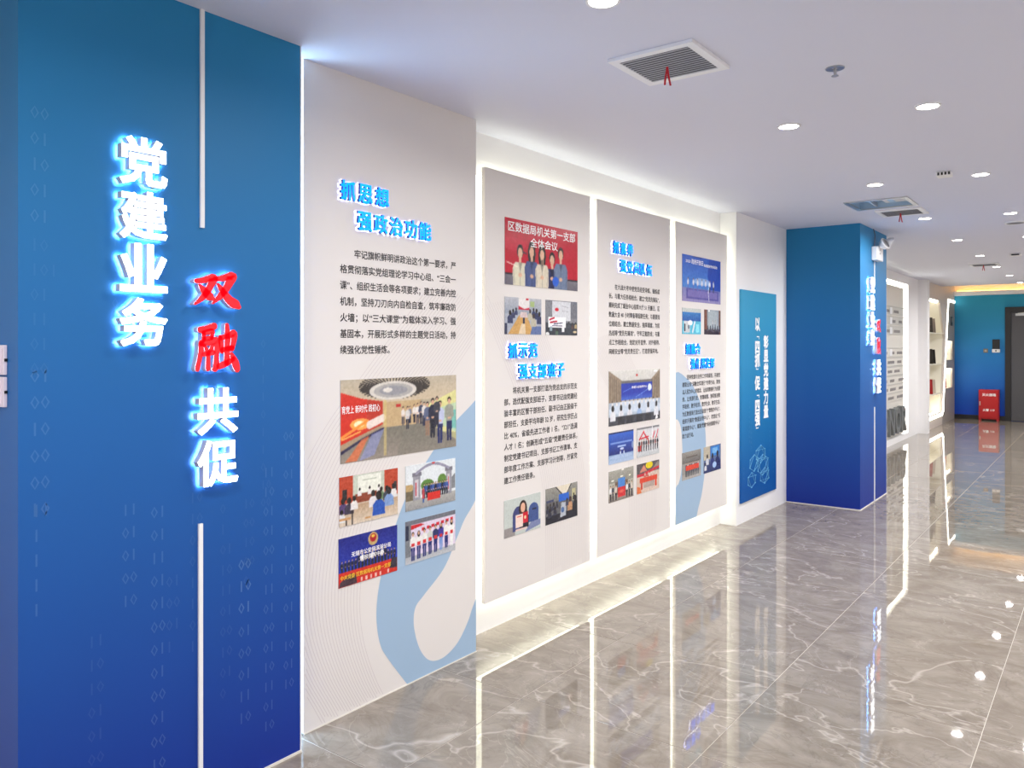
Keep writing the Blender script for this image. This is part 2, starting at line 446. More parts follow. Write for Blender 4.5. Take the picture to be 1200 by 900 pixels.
sw = mb.build('wall_shelving', [cream_wall, greige, cabin_in]); tag(sw, kind='structure')
sw.name = 'wall_far_left'
# light line proud of the laminate
def strip_path(pts, wdt, th, fr, m, name, parent=None):
    mb = MB()
    for (a, b) in zip(pts, pts[1:]):
        d = Vector((b[0] - a[0], b[1] - a[1])).normalized(); n = Vector((-d.y, d.x)) * wdt / 2; e = d * wdt / 2
        loop = [(a[0] - e.x + n.x, a[1] - e.y + n.y), (a[0] - e.x - n.x, a[1] - e.y - n.y), (b[0] + e.x - n.x, b[1] + e.y - n.y), (b[0] + e.x + n.x, b[1] + e.y + n.y)]
        vs = [fr(p[0], p[1], th) for p in loop] + [fr(p[0], p[1], 0.0005) for p in loop]
        mb.add(vs, [(0, 1, 2, 3), (4, 7, 6, 5), (0, 4, 5, 1), (1, 5, 6, 2), (2, 6, 7, 3), (3, 7, 4, 0)])
    return mb.build(name, m, parent)
tag(strip_path([(18.30, 2.37), (17.56, 2.37), (16.94, .25), (16.82, .19), (15.06, .19)], .045, .012, fr, frame_led, 'light_strip'),
    'slanted glowing white line framing the cream shelf wall near the far door', 'light strip')
# glow inside the niches
def niche_light(y0, y1, z0, z1, lab):
    mb = MB(); mb.box(SX - .06, SX - .045, y0, y1, z0, z1)
    tag(mb.build('light_strip', niche_led), lab, 'light strip', 'strips inside the far wall niches')
niche_light(15.15, 16.6, 2.285, 2.30, 'warm white strip under the top edge of the tall shelf niche')
niche_light(15.15, 16.75, .245, .255, 'warm white strip along the bottom of the tall shelf niche')
niche_light(17.42, 18.05, 1.545, 1.56, 'warm white strip in the upper small niche beside the blue far wall')
niche_light(17.30, 18.05, 1.005, 1.02, 'warm white strip in the lower small niche beside the blue far wall')
SHELF = [('topmost', 1.72, 17.08), ('middle', 1.15, 16.98), ('lowest', .60, 16.86)]
for nm, z, ye in SHELF:
    tag(boxo('shelf', (SX - .27, SX - .005, 15.07, ye, z - .014, z), cabin_in), '%s thin cream shelf across the tall glowing niche' % nm, 'shelf', 'shelves in the tall niche')
def booklet(y, z, h, lean, m, lab, wd=.19, x=SX - .13, th=.012):
    root = empty('booklet', (x, y, z), lab, 'booklet', 'booklets in the far wall niches')
    for k, (mm, sgn, nm) in enumerate(((m, -1, 'cover'), (inkw, 0, 'pages'), (m, 1, 'cover'))):
        mb = MB(); c = math.sin(lean); d = math.cos(lean)
        off = sgn * th * .6; t = th * .25 if sgn else th * .4
        for_y = lambda a, b: (y + a * c + b, z + .002 + a * d)
        p = [for_y(0, off - t), for_y(0, off + t), for_y(h, off + t), for_y(h, off - t)]
        dz = .004 if sgn == 0 else 0
        xs = (x - wd / 2 + dz, x + wd / 2 - dz)
        mb.add([(xx, q[0], q[1]) for xx in xs for q in p], [(0, 1, 2, 3), (7, 6, 5, 4), (0, 4, 5, 1), (1, 5, 6, 2), (2, 6, 7, 3), (3, 7, 4, 0)])
        mb.build(nm, mm, root)
dk = mat('dark_cover', (38, 33, 32), 0.5); rd = mat('red_cover', (160, 6, 20), 0.45); pl = mat('pale_cover', (214, 202, 190), 0.5); gy = mat('grey_cover', (128, 118, 112), 0.5)
for (nm, z, ye), (ma, mc) in zip(SHELF, ((dk, gy), (dk, dk), (rd, pl))):
    a, b_ = {'topmost': ('dark', 'grey'), 'middle': ('black-brown', 'dark brown'), 'lowest': ('red', 'pale')}[nm]
    booklet(16.12, z, .28, -.25, ma, '%s booklet leaning at the front of the %s shelf in the tall niche' % (a, nm))
    booklet(16.42, z, .28, -.38, mc, '%s booklet leaning behind another on the %s shelf in the tall niche' % (b_, nm))
booklet(17.62, 1.20, .2, -.2, dk, 'dark booklet standing in the upper small niche by the blue wall')
booklet(17.58, .65, .2, -.3, rd, 'red booklet standing in the lower small niche by the blue wall')
r = empty('wall_switch', (SX, 17.95, 1.9), 'black wall switch above the small niches on the greige wall', 'switch')
boxo('plate', (SX, SX + .01, 17.86, 18.06, 1.88, 2.06), blk, r); boxo('rocker', (SX + .01, SX + .014, 17.9, 18.02, 1.95, 2.03), greige, r)

# far wall
FW = YF
tag(boxo('wall_far', (-2.9, XR + .1, FW, FW + .1, 0, H - .09), gradient_paint('far_wall_lit_gradient', (52, 160, 190), (8, 50, 165))), kind='structure')  # printed gradient; the warm cove light's teal tint is mixed into its top
tag(boxo('trim_1', (-2.56, XR, FW - .16, FW, 2.49, 2.575), white), kind='structure')
tag(boxo('trim_2', (-2.9, XR + .1, FW, FW + .1, 2.51, 2.96), white), kind='structure')
tag(boxo('light_strip', (-2.5, XR - .1, FW - .10, FW - .06, 2.575, 2.59), cove_led), 'amber strip hidden in the ceiling cove above the far blue wall', 'light strip')
tag(boxo('baseboard_far', (-2.56, -1.678, FW - .015, FW, 0, .09), black_frame), kind='structure')
# door
dr = empty('door_1', (-1.1, FW, 0)); tag(dr, kind='structure')
mb = MB(); mb.box(-1.678, -1.578, FW - .05, FW, 0, 2.24); mb.box(-.68, -.58, FW - .05, FW, 0, 2.24); mb.box(-1.578, -.68, FW - .05, FW, 2.13, 2.24)
mb.build('door_frame', black_frame, dr)
lf = boxo('door_leaf', (-1.575, -.683, FW - .03, FW - .005, .008, 2.128), grey_door, dr)
mb = MB(); mb.box(-1.5, -1.30, FW - .085, FW - .03, 2.065, 2.11); mb.tube([(-1.46, FW - .07, 2.115), (-1.30, FW - .16, 2.125), (-1.12, FW - .07, 2.13)], .009); mb.build('door_closer', chrome, dr)
mb = MB(); mb.box(-.78, -.74, FW - .04, FW - .03, 1.0, 1.12); mb.tube([(-.76, FW - .035, 1.06), (-.76, FW - .08, 1.06), (-.87, FW - .08, 1.06)], .009); mb.build('door_handle', chrome, dr)
# red cabinet
r = empty('extinguisher_cabinet', (-1.94, FW - .1, 0), 'red fire extinguisher cabinet standing on the floor against the blue far wall', 'fire cabinet')
mb = MB(); mb.box(-2.112, -1.768, FW - .19, FW - .01, .03, .612); mb.box(-2.112, -2.07, FW - .19, FW - .01, 0, .03); mb.box(-1.81, -1.768, FW - .19, FW - .01, 0, .03); mb.build('cabinet_body', red_box, r, .004)
lid = boxo('cabinet_door', (-2.10, -1.78, FW - .2, FW - .19, .05, .60), red_box, r, .003)
ff = on_far(FW - .2)
mb = MB(); put_text(mb, ff, '灭火器箱', -2.05, .49, .058, width=.235, w=.001, bold=.02); put_text(mb, ff, '火警 119', -2.04, .19, .055, width=.2, w=.001, bold=.02)
mb.build('cabinet_lettering', inkw, r)['kind'] = 'stuff'
mb = MB(); mb.box(-2.095, -2.08, FW - .212, FW - .2, .3, .38); mb.build('latch', chrome, r)
# access terminal + grey switch
r = empty('access_terminal', (-1.83, FW, 1.33), 'black and white access terminal beside the far door', 'terminal')
boxo('screen', (-1.895, -1.768, FW - .03, FW, 1.415, 1.605), blk, r, .006); boxo('reader', (-1.90, -1.763, FW - .035, FW, 1.345, 1.413), trim_w, r, .006)
mb = MB(); mb.cyl((-1.832, FW - .04, 1.38), .014, .006, 'y'); mb.build('sensor', blk, r)
r = empty('door_release_switch', (-2.01, FW, 1.35), 'small grey push switch left of the access terminal', 'switch')
boxo('plate', (-2.05, -1.97, FW - .012, FW, 1.34, 1.42), mat('bronze_plate', (116, 112, 104), .4), r, .003); boxo('button', (-2.028, -1.992, FW - .016, FW - .012, 1.362, 1.398), greige, r)

# white piers of the left wall
tag(boxo('trim_3', (XW, -2.479, 6.356, 7.62, 0, H), white), kind='structure')
tag(boxo('trim_4', (XW, -2.475, 14.85, 15.06, 0, H), white), kind='structure')

# ------------------------------------------------------------------ blue columns with lit characters
def column(x, y0, y1, label, digits, strips):
    root = empty('column', (x - .2, (y0 + y1) / 2, 0), label, 'column', 'blue columns')
    xb = XW
    boxo('cladding', (xb, x, y0, y1, 0.006, H), blue_m, root, 0)
    mb = MB(); mb.box(xb, x + .006, y0 - .006, y1 + .003, 0, .008); mb.build('base_trim', gold_trim, root)
    mb = MB(); mb.box(x - .004, x + .0015, y1 - .001, y1 + .004, .008, H); mb.build('corner_trim', trim_w, root)
    f = on_left(x)
    by = {}
    for (yc, zt, size, level, rows) in digits:
        m = by.setdefault(level, MB())
        for k, t in enumerate(rows):
            put_text(m, f, t, yc, zt - (k + 1) * size * 1.38, size, w=.0006, res=1)
    for lv, m in by.items(): m.build('binary_digits', {0: digit_a, 1: digit_b, 2: digit_c}[lv], root)['kind'] = 'stuff'
    for (y, z0, z1) in strips:
        mb = MB(); mb.box(x, x + .008, y - .007, y + .007, z0, z1); mb.build('white_bar', trim_w, root)
    return root
D = [
 (.945, 2.20, .052, 1, ['00', '01', '10', '01', '01']), (.945, 1.83, .050, 0, ['10', '101', '01', '11', '01', '00']),
 (.945, 1.47, .054, 1, ['01', '00', '10', '00', '00', '10']), (.95, 1.09, .05, 1, ['11', '1', '1', '1', '1']),
 (1.20, 1.05, .05, 1, ['11', '01', '01', '00', '10']), (1.29, 1.03, .052, 1, ['01', '01', '11', '01', '01', '00', '01', '01', '00', '01', '00', '10']),
 (1.10, .68, .05, 0, ['11', '10', '10', '01', '01', '00', '01', '1', '0']), (1.34, .80, .05, 0, ['01', '00', '01', '1']),
 (1.42, 1.33, .05, 0, ['01', '11', '01', '00', '10', '10', '00', '0', '1', '1', '0', '1']),
 (1.53, 1.0, .05, 0, ['0', '1', '01', '10', '11', '01', '00', '10', '01', '0']), (1.60, .80, .054, 2, ['00', '10', '01']), (1.60, .57, .054, 1, ['01', '00', '01', '11', '10']),
 (1.70, 1.10, .050, 1, ['11', '10', '01', '01', '00', '01', '11', '01', '00', '01', '10', '11', '01', '10']),
 (1.69, 1.55, .045, 0, ['0', '1', '1', '1', '0', '1', '1', '0', '10', '00']), (1.785, 1.22, .050, 1, ['00', '10', '01', '01', '00', '01', '11', '10', '00', '01', '11', '10', '01', '10']),
 (1.17, 1.92, .045, 0, ['1', '11', '1', '10', '0']), (1.62, 1.0, .048, 0, ['10', '00', '10', '00', '0'])]
PX = -2.385
column(PX, .916, 1.862, 'wide blue gradient column at the left edge carrying large white and red characters', D,
       [(1.464, 1.884, H), (1.458, .008, .914)])
FX = -1.815
D2 = [(7.68, 1.4, .06, 0, ['10', '01', '01', '11', '00', '01'])]
column(FX, 7.62, 8.667, 'blue gradient column standing further down the corridor beyond the white pier', D2,
       [(8.147, 2.05, 2.30), (8.147, .008, .905)])
tag(boxo('light_strip', (-2.60, -2.50, 1.864, 1.872, .02, H - .02), strip_b), 'bluish white strip hidden in the slot behind the near blue column', 'light strip')

BG = 'characters on the near blue column'
def block(text):
    return fat(text, .028, 3)
def big_set(x, yo, group, where):
    f = on_left(x)
    A = [('党', 2.056, 'topmost'), ('建', 1.893, 'second'), ('业', 1.734, 'third'), ('务', 1.569, 'lowest')]
    for c, z, od in A:
        raised(c, block(c), f, yo + 1.252 - 1.464, z, .150, .148, .010, .036, white_face, white_side, halo_w,
               '%s white glowing character of the left row on the %s' % (od, where), group)
    for c, s, z, wd, hh in (('双', SHUANG, 1.682, .175, .125), ('融', RONG, 1.49, .165, .165)):
        raised(c, s, f, yo + 1.503 - 1.464, z, wd, hh, .010, .034, red_face, white_side, halo_r,
               '%s red brush-written character on the %s' % ('upper' if c == '双' else 'lower', where), group)
    for c, z in (('共', 1.282), ('促', 1.112)):
        raised(c, block(c), f, yo + 1.503 - 1.464, z, .150, .152, .010, .036, white_face, white_side, halo_w,
               '%s white glowing character below the red ones on the %s' % ('upper' if c == '共' else 'lower', where), group)
big_set(PX, 1.464, BG, 'near blue column')
big_set(FX, 8.147, 'characters on the far blue column', 'far blue column')

# switch plates on the near column's side
for k, (z0, z1, w_) in enumerate(((1.416, 1.499, 'upper'), (1.326, 1.410, 'lower'))):
    r = empty('switch_plate', (-2.5, .916, z0), '%s of two stacked pinkish white switch plates on the column side at the left edge' % w_, 'switch plate', 'stacked switch plates')
    boxo('plate', (-2.545, -2.455, .906, .916, z0, z1), plate_m, r, .002)
    boxo('rocker', (-2.535, -2.465, .903, .906, z0 + .01, z1 - .01), plate_m, r, .001)
    boxo('clip_slot', (-2.4549, -2.452, .908, .9155, (z0 + z1) / 2 - .004, (z0 + z1) / 2 + .004), blk, r)

# emergency lamp on the far column
r = empty('emergency_lamp', (FX, 8.15, 2.3), 'white twin-head emergency lamp high on the far blue column', 'emergency lamp')
boxo('housing', (FX, FX + .055, 8.04, 8.27, 2.30, 2.43), trim_w, r, .006)
mb = MB(); mb.cyl((FX + .0555, 8.13, 2.365), .008, .003, 'x'); gb_ = mat('grey_button', (120, 120, 126), .4); mb.build('button', gb_, r); mb = MB(); mb.cyl((FX + .0555, 8.13, 2.40), .004, .003, 'x'); mb.build('indicator', gb_, r)
def head(c, d, nm='lamp_head'):
    mb = MB(); d = Vector(d).normalized(); a = d.cross(Vector((0, 0, 1))).normalized(); b = d.cross(a); n = 20; vs = []
    prof = [(.018, -.05), (.045, -.03), (.058, .0), (.060, .012), (.050, .014)]
    for (rr, t) in prof:
        for i in range(n):
            an = 2 * math.pi * i / n; vs.append(Vector(c) + d * t + a * rr * math.cos(an) + b * rr * math.sin(an))
    fs = [(k * n + i, k * n + (i + 1) % n, (k + 1) * n + (i + 1) % n, (k + 1) * n + i) for k in range(len(prof) - 1) for i in range(n)]
    fs.append(tuple(reversed(range(n)))); mb.add(vs, fs); o = mb.build(nm, trim_w, r, smooth=True)
    m2 = MB(); m2.add([Vector(c) + d * .008 + a * .05 * math.cos(2 * math.pi * i / n) + b * .05 * math.sin(2 * math.pi * i / n) for i in range(n)], [tuple(range(n))]); m2.build('lamp_glass', chrome, r)
head((FX + .12, 8.24, 2.47), (.9, .3, -.5)); head((FX + .10, 8.12, 2.455), (.8, -.2, .45))
mb = MB(); mb.tube([(FX + .03, 8.2, 2.43), (FX + .06, 8.23, 2.45), (FX + .10, 8.24, 2.46)], .009); mb.build('swivel_arm', trim_w, r); mb = MB(); mb.tube([(FX + .03, 8.12, 2.43), (FX + .07, 8.12, 2.44)], .009); mb.build('swivel_arm', trim_w, r)
mb = MB(); mb.tube([(FX + .012, 8.10, 2.43), (FX + .015, 8.105, 2.50), (FX + .022, 8.09, 2.54), (FX + .01, 8.08, 2.6)], .004); mb.build('wire', mat('grey_wire', (90, 90, 100), .5), r)

# ------------------------------------------------------------------ painted pictures (flat colour grids)
class Pic:
    def __init__(s, w, h, nx, bg=(200, 200, 200)):
        s.w, s.h = w, h; nx = int(nx * 1.5); s.nx = nx; s.ny = max(8, int(round(nx * h / w)))
        s.a = np.zeros((s.ny, s.nx, 3)); s.a[:] = bg
        s.U, s.V = np.meshgrid(np.linspace(0, 1, s.nx), np.linspace(0, 1, s.ny)); s.asp = w / h
        s.rg = np.random.RandomState(int(w * 9973) % 1000 + nx)
    def m(s, mask, c, al=1.0): s.a[mask] = s.a[mask] * (1 - al) + np.array(c) * al
    def rect(s, x0, y0, x1, y1, c, al=1.0): s.m((s.U >= x0) & (s.U <= x1) & (s.V >= y0) & (s.V <= y1), c, al)
    def ell(s, x, y, rx, ry, c, al=1.0): s.m(((s.U - x) / rx) ** 2 + ((s.V - y) / ry) ** 2 <= 1, c, al)
    def poly(s, pts, c, al=1.0):
        ins = np.zeros_like(s.U, bool); n = len(pts)
        for i in range(n):
            (x0, y0), (x1, y1) = pts[i], pts[(i + 1) % n]
            if y0 == y1: continue
            cond = ((s.V > min(y0, y1)) & (s.V <= max(y0, y1))); xi = x0 + (s.V - y0) * (x1 - x0) / (y1 - y0); ins ^= cond & (s.U < xi)
        s.m(ins, c, al)
    def vgrad(s, y0, y1, c0, c1, x0=0, x1=1):
        t = np.clip((s.V - y0) / (y1 - y0), 0, 1)[..., None]; k = (s.V >= y0) & (s.V <= y1) & (s.U >= x0) & (s.U <= x1)
        s.a[k] = (np.array(c0) * (1 - t) + np.array(c1) * t)[k]
    def line(s, x0, y0, x1, y1, wd, c):
        dx, dy = (x1 - x0) * s.asp, y1 - y0; L2 = dx * dx + dy * dy
        t = np.clip((((s.U - x0) * s.asp) * dx + (s.V - y0) * dy) / L2, 0, 1)
        s.m(np.hypot((s.U - x0) * s.asp - t * dx, s.V - y0 - t * dy) < wd / 2, c)
    def person(s, x, y, h, top, leg, hair=(30, 24, 24), long=False, arms=None):
        k = h / s.asp; skin = (214, 168, 140)
        s.poly([(x - .075 * k, y), (x - .012 * k, y), (x, y + .46 * h), (x - .10 * k, y + .48 * h)], leg)
        s.poly([(x + .012 * k, y), (x + .075 * k, y), (x + .10 * k, y + .48 * h), (x, y + .46 * h)], leg)
        s.poly([(x - .10 * k, y + .45 * h), (x + .10 * k, y + .45 * h), (x + .13 * k, y + .78 * h), (x + .05 * k, y + .84 * h), (x - .05 * k, y + .84 * h), (x - .13 * k, y + .78 * h)], top)
        s.line(x - .12 * k, y + .76 * h, x - .13 * k, y + .55 * h, .05 * h, arms or top); s.line(x + .12 * k, y + .76 * h, x + .13 * k, y + .55 * h, .05 * h, arms or top)
        s.ell(x, y + .52 * h, .06 * k, .025 * h, skin)
        if long: s.ell(x, y + .88 * h, .075 * k, .11 * h, hair)
        else: s.ell(x, y + .935 * h, .062 * k, .07 * h, hair)
        s.ell(x, y + .905 * h, .05 * k, .062 * h, skin)
    def back(s, x, y, h, top, hair=(36, 30, 30)):
        k = h / s.asp
        s.poly([(x - .36 * k, y), (x + .36 * k, y), (x + .34 * k, y + .45 * h), (x + .16 * k, y + .64 * h), (x - .16 * k, y + .64 * h), (x - .34 * k, y + .45 * h)], top)
        s.ell(x, y + .82 * h, .17 * k, .2 * h, hair)
    def grain(s, k=7):
        def soft(a):
            p = np.pad(a, ((1, 1), (1, 1), (0, 0)), 'edge')
            return (p[:-2, 1:-1] + p[2:, 1:-1] + p[1:-1, :-2] + p[1:-1, 2:] + 3 * a) / 7
        n = s.rg.randn(s.ny, s.nx, 1) * k * 2.2
        for _ in range(4): n = soft(n)
        s.a = np.clip(soft(s.a) + n + s.rg.randn(s.ny, s.nx, 1) * k * .3, 0, 255); return s
    def bust(s, x, yt, wd, coat, long=False, hair=(34, 26, 26)):
        k = 1 / s.asp; skin = (222, 178, 150); hh = .17
        if long: s.ell(x, yt - hh * .75, .085 * k * 1.2, .19, hair)
        s.ell(x, yt - hh * .45, .075 * k * 1.1, .105, hair)
        s.poly([(x - wd, -.1), (x + wd, -.1), (x + wd * 1.08, yt - .34), (x + wd * .75, yt - .25), (x - wd * .75, yt - .25), (x - wd * 1.08, yt - .34)], coat)
        s.poly([(x - .03 * k, yt - .30), (x + .03 * k, yt - .30), (x + .035 * k, yt - .15), (x - .035 * k, yt - .15)], skin)
        s.ell(x, yt - hh * .62, .055 * k * 1.1, .085, skin)
        d = tuple(c * .72 for c in coat)
        s.line(x - wd * .98, yt - .36, x - wd * .80, .02, .012, d); s.line(x + wd * .98, yt - .36, x + wd * .80, .02, .012, d); s.line(x, yt - .30, x, -.05, .010, d)
        s.poly([(x - .05 * k, yt - .25), (x, yt - .40), (x + .05 * k, yt - .25)], d); s.ell(x, .16, .05 * k, .03, skin)

def put_photo(P, fr, u, v, panel, label, texts=()):
    a = P.a / 255.0; a = np.where(a <= .04045, a / 12.92, ((a + .055) / 1.055) ** 2.4)
    nx, ny = P.nx, P.ny; t = .003
    vs = [fr(u + P.w * i / (nx - 1), v + P.h * j / (ny - 1), t) for j in range(ny) for i in range(nx)]
    fs = [(j * nx + i, j * nx + i + 1, (j + 1) * nx + i + 1, (j + 1) * nx + i) for j in range(ny - 1) for i in range(nx - 1)]
    rim = [j * nx for j in range(ny)][::-1] + [i for i in range(1, nx)] + [j * nx + nx - 1 for j in range(1, ny)] + [(ny - 1) * nx + i for i in range(nx - 2, 0, -1)]
    k = len(vs); vs += [fr(u, v, 0), fr(u + P.w, v, 0), fr(u + P.w, v + P.h, 0), fr(u, v + P.h, 0)]
    c = [0, nx - 1, ny * nx - 1, (ny - 1) * nx]
    for i in range(4): fs.append((c[i], k + i, k + (i + 1) % 4, c[(i + 1) % 4]))
    L = origin(panel)
    me = bpy.data.meshes.new('photo_print'); me.from_pydata([(p[0] - L.x, p[1] - L.y, p[2] - L.z) for p in vs], [], fs)
    ca = me.color_attributes.new('Col', 'FLOAT_COLOR', 'POINT')
    col = np.ones((len(vs), 4), np.float32); col[:, :3] = .6; col[:nx * ny, :3] = a.reshape(-1, 3)
    ca.data.foreach_set('color', col.ravel()); me.materials.append(photo_m)
    o = bpy.data.objects.new('photo_print', me); COL.objects.link(o); o.parent = panel; o['label'] = label
    for (tx, tu, tv, sz, wd, m) in texts:
        mb = MB(); put_text(mb, fr, tx, u + tu * P.w, v + tv * P.h, sz * P.h, width=wd * P.w if wd else None, w=t + .0006, bold=.012)
        q = mb.build('lettering', m, o); q['kind'] = 'stuff'
        # mesh was made relative to the panel origin, as the photo object sits there too
    return o
inkr = mat('red_ink', (205, 30, 40), .5); inky = mat('yellow_ink', (250, 205, 60), .5)

def pic_hall(w, h):
    p = Pic(w, h, 150, (176, 164, 140))
    p.vgrad(0, .40, (150, 140, 130), (120, 116, 104)); p.rect(.30, .38, .66, .74, (196, 168, 126)); p.vgrad(.7, 1, (206, 188, 160), (188, 176, 156))
    for i in range(46):
        a = math.pi * (i / 46) * 2; p.line(.42 + .1 * math.cos(a), .86 + .05 * math.sin(a), .44 + .30 * math.cos(a), .90 + .17 * math.sin(a), .018, (58, 52, 48))
    p.ell(.42, .84, .20, .12, (218, 212, 204)); p.ell(.42, .84, .165, .09, (176, 172, 170)); p.ell(.42, .84, .12, .06, (150, 150, 156)); p.ell(.37, .85, .04, .03, (228, 222, 214))
    p.poly([(.72, .62), (1, .80), (1, .10), (.80, .30)], (222, 218, 150)); p.poly([(.80, .55), (1, .62), (1, .2), (.84, .34)], (190, 214, 178)); p.poly([(.9, .5), (1, .52), (1, .25), (.93, .28)], (120, 190, 180))
    p.poly([(0, .22), (.16, .32), (.33, .42), (.33, .71), (.16, .76), (0, .85)], (212, 44, 24)); p.poly([(.20, .745), (.33, .71), (.33, .42), (.20, .345)], (150, 60, 40), .35)
    p.ell(.15, .45, .08, .07, (255, 190, 90), .85); p.ell(.14, .45, .04, .04, (255, 245, 200)); p.line(0, .30, .2, .48, .035, (250, 150, 60)); p.line(.22, .43, .33, .50, .10, (236, 220, 210)); p.line(.01, .28, .15, .36, .02, (248, 180, 90))
    p.poly([(0, .22), (.16, .32), (.33, .42), (.33, .39), (.16, .28), (0, .14)], (172, 148, 118)); p.poly([(0, .14), (.16, .27), (.34, .385), (.34, .36), (.16, .24), (0, .10)], (40, 36, 70))
    p.poly([(.03, 0), (.12, 0), (.22, .3), (.16, .26)], (236, 110, 60), .7); p.poly([(.14, 0), (.26, .05), (.34, .36), (.24, .31)], (140, 150, 210), .6)
    p.rect(.335, .02, .36, .72, (214, 190, 120), .6); p.rect(.44, .62, .48, .66, (190, 40, 40)); p.poly([(.45, .0), (.98, .0), (1, .2), (.7, .28), (.5, .3)], (120, 118, 108), .4)
    for x, y, hh, t, l in ((.50, .38, .24, (228, 220, 214), (30, 34, 60)), (.56, .40, .22, (120, 130, 150), (30, 34, 60)), (.54, .32, .30, (212, 208, 206), (32, 34, 54)), (.60, .40, .24, (226, 220, 214), (30, 30, 50)), (.63, .38, .27, (230, 224, 220), (60, 60, 80)), (.66, .37, .30, (60, 66, 90), (40, 40, 60)), (.69, .34, .32, (222, 216, 212), (40, 44, 70))):
        p.person(x, y, hh, t, l)
    for x, y, hh, t, l in ((.72, .20, .46, (90, 100, 130), (150, 120, 100)), (.77, .16, .54, (34, 36, 60), (26, 28, 46)), (.84, .08, .58, (190, 196, 224), (32, 40, 96)), (.93, .10, .60, (150, 152, 140), (30, 36, 84)), (.81, .30, .42, (60, 60, 70), (40, 40, 60))):
        p.person(x, y, hh, t, l)
    return p.grain(6)
def pic_class(w, h):
    p = Pic(w, h, 90, (206, 190, 168)); p.rect(0, .45, 1, 1, (186, 70, 44)); p.rect(.22, .5, .76, 1, (200, 206, 190)); p.rect(.30, .62, .70, .97, (236, 238, 226)); p.rect(.38, .86, .62, .89, (190, 196, 180))
    p.rect(.26, .42, .68, .60, (140, 66, 44)); p.rect(.05, .52, .12, .74, (50, 44, 46)); p.rect(.93, .5, .98, .72, (50, 44, 46)); p.vgrad(0, .4, (216, 200, 180), (190, 160, 130))
    for x in (.33, .50, .66): p.back(x, .56, .16, (230, 226, 224))
    for x, y, s, c in ((.06, .25, .32, (80, 60, 110)), (.16, .22, .34, (60, 52, 70)), (.24, .3, .28, (230, 226, 224)), (.56, .28, .34, (226, 220, 222)), (.70, .40, .26, (100, 130, 90)), (.80, .36, .3, (60, 66, 80)), (.92, .38, .3, (232, 230, 230)), (.84, .22, .40, (130, 160, 210)), (.66, .08, .50, (38, 84, 180)), (.04, .08, .26, (220, 220, 224))): p.back(x, y, s, c)
    p.rect(0, .12, .18, .16, (200, 150, 100)); p.rect(.42, .05, .52, .09, (200, 150, 100)); p.rect(.2, .0, .22, .3, (60, 50, 50)); p.rect(.1, 0, .12, .12, (60, 50, 50))
    return p.grain(9)
def pic_arch(w, h):
    p = Pic(w, h, 90, (226, 232, 236)); p.vgrad(0, .24, (150, 150, 150), (176, 174, 170)); p.ell(.42, .50, .13, .13, (88, 130, 58)); p.ell(.72, .56, .09, .13, (96, 136, 60)); p.poly([(.3, .42), (.55, .52), (.85, .42), (.85, .3), (.3, .3)], (140, 140, 146))
    p.rect(0, .22, .14, .48, (110, 100, 80)); p.ell(.06, .5, .1, .08, (190, 160, 110)); p.poly([(.86, .3), (1, .3), (1, .66), (.86, .5)], (130, 134, 140))
    for x0, x1 in ((.14, .28), (.80, .92)): p.rect(x0, .2, x1, .78, (150, 150, 160)); p.rect(x0 + .035, .26, x1 - .04, .66, (206, 200, 206)); p.rect(x0 + .045, .3, x0 + .065, .6, (190, 60, 70)); p.rect(x0 - .02, .74, x1 + .02, .82, (120, 118, 130))
    for i in range(40):
        t = i / 39; x = .2 + .66 * t; y = .80 + .16 * math.sin(math.pi * t); p.ell(x, y, .018, .032, (150, 148, 168))
    p.ell(.54, .985, .03, .03, (206, 60, 60))
    for i, x in enumerate(np.linspace(.36, .82, 11)): p.person(x, .20, .34, [(46, 66, 130), (60, 90, 160), (30, 36, 60)][i % 3], (30, 34, 50))
    p.person(.34, .12, .36, (60, 60, 66), (60, 90, 150)); p.rect(.42, .14, .68, .32, (214, 46, 40)); p.rect(.32, .2, .36, .42, (190, 70, 80))
    return p.grain(7)
def pic_police(w, h):
    p = Pic(w, h, 96, (28, 44, 150)); p.vgrad(.3, 1, (36, 58, 176), (24, 34, 130)); p.ell(.57, .84, .085, .14, (196, 168, 110)); p.ell(.57, .86, .055, .09, (170, 30, 40)); p.ell(.57, .90, .03, .03, (240, 200, 80))
    for i, x in enumerate(np.linspace(.05, .95, 17)): p.person(x, .26, .36 if 4 < i < 14 else .27, [(226, 226, 230), (34, 38, 66), (40, 46, 84)][i % 3 if 4 < i < 14 else 1], (24, 26, 44))
    p.rect(0, .0, 1, .30, (206, 44, 34)); p.poly([(0, 0), (.3, 0), (.28, .18), (.2, .24), (.02, .1)], (70, 50, 60)); p.poly([(.86, .1), (1, .08), (1, .3), (.9, .32)], (50, 44, 60))
    for x in (.36, .44, .52, .60, .68, .82): p.rect(x, .02, x + .03, .10, (240, 200, 190))
    return p.grain(8)
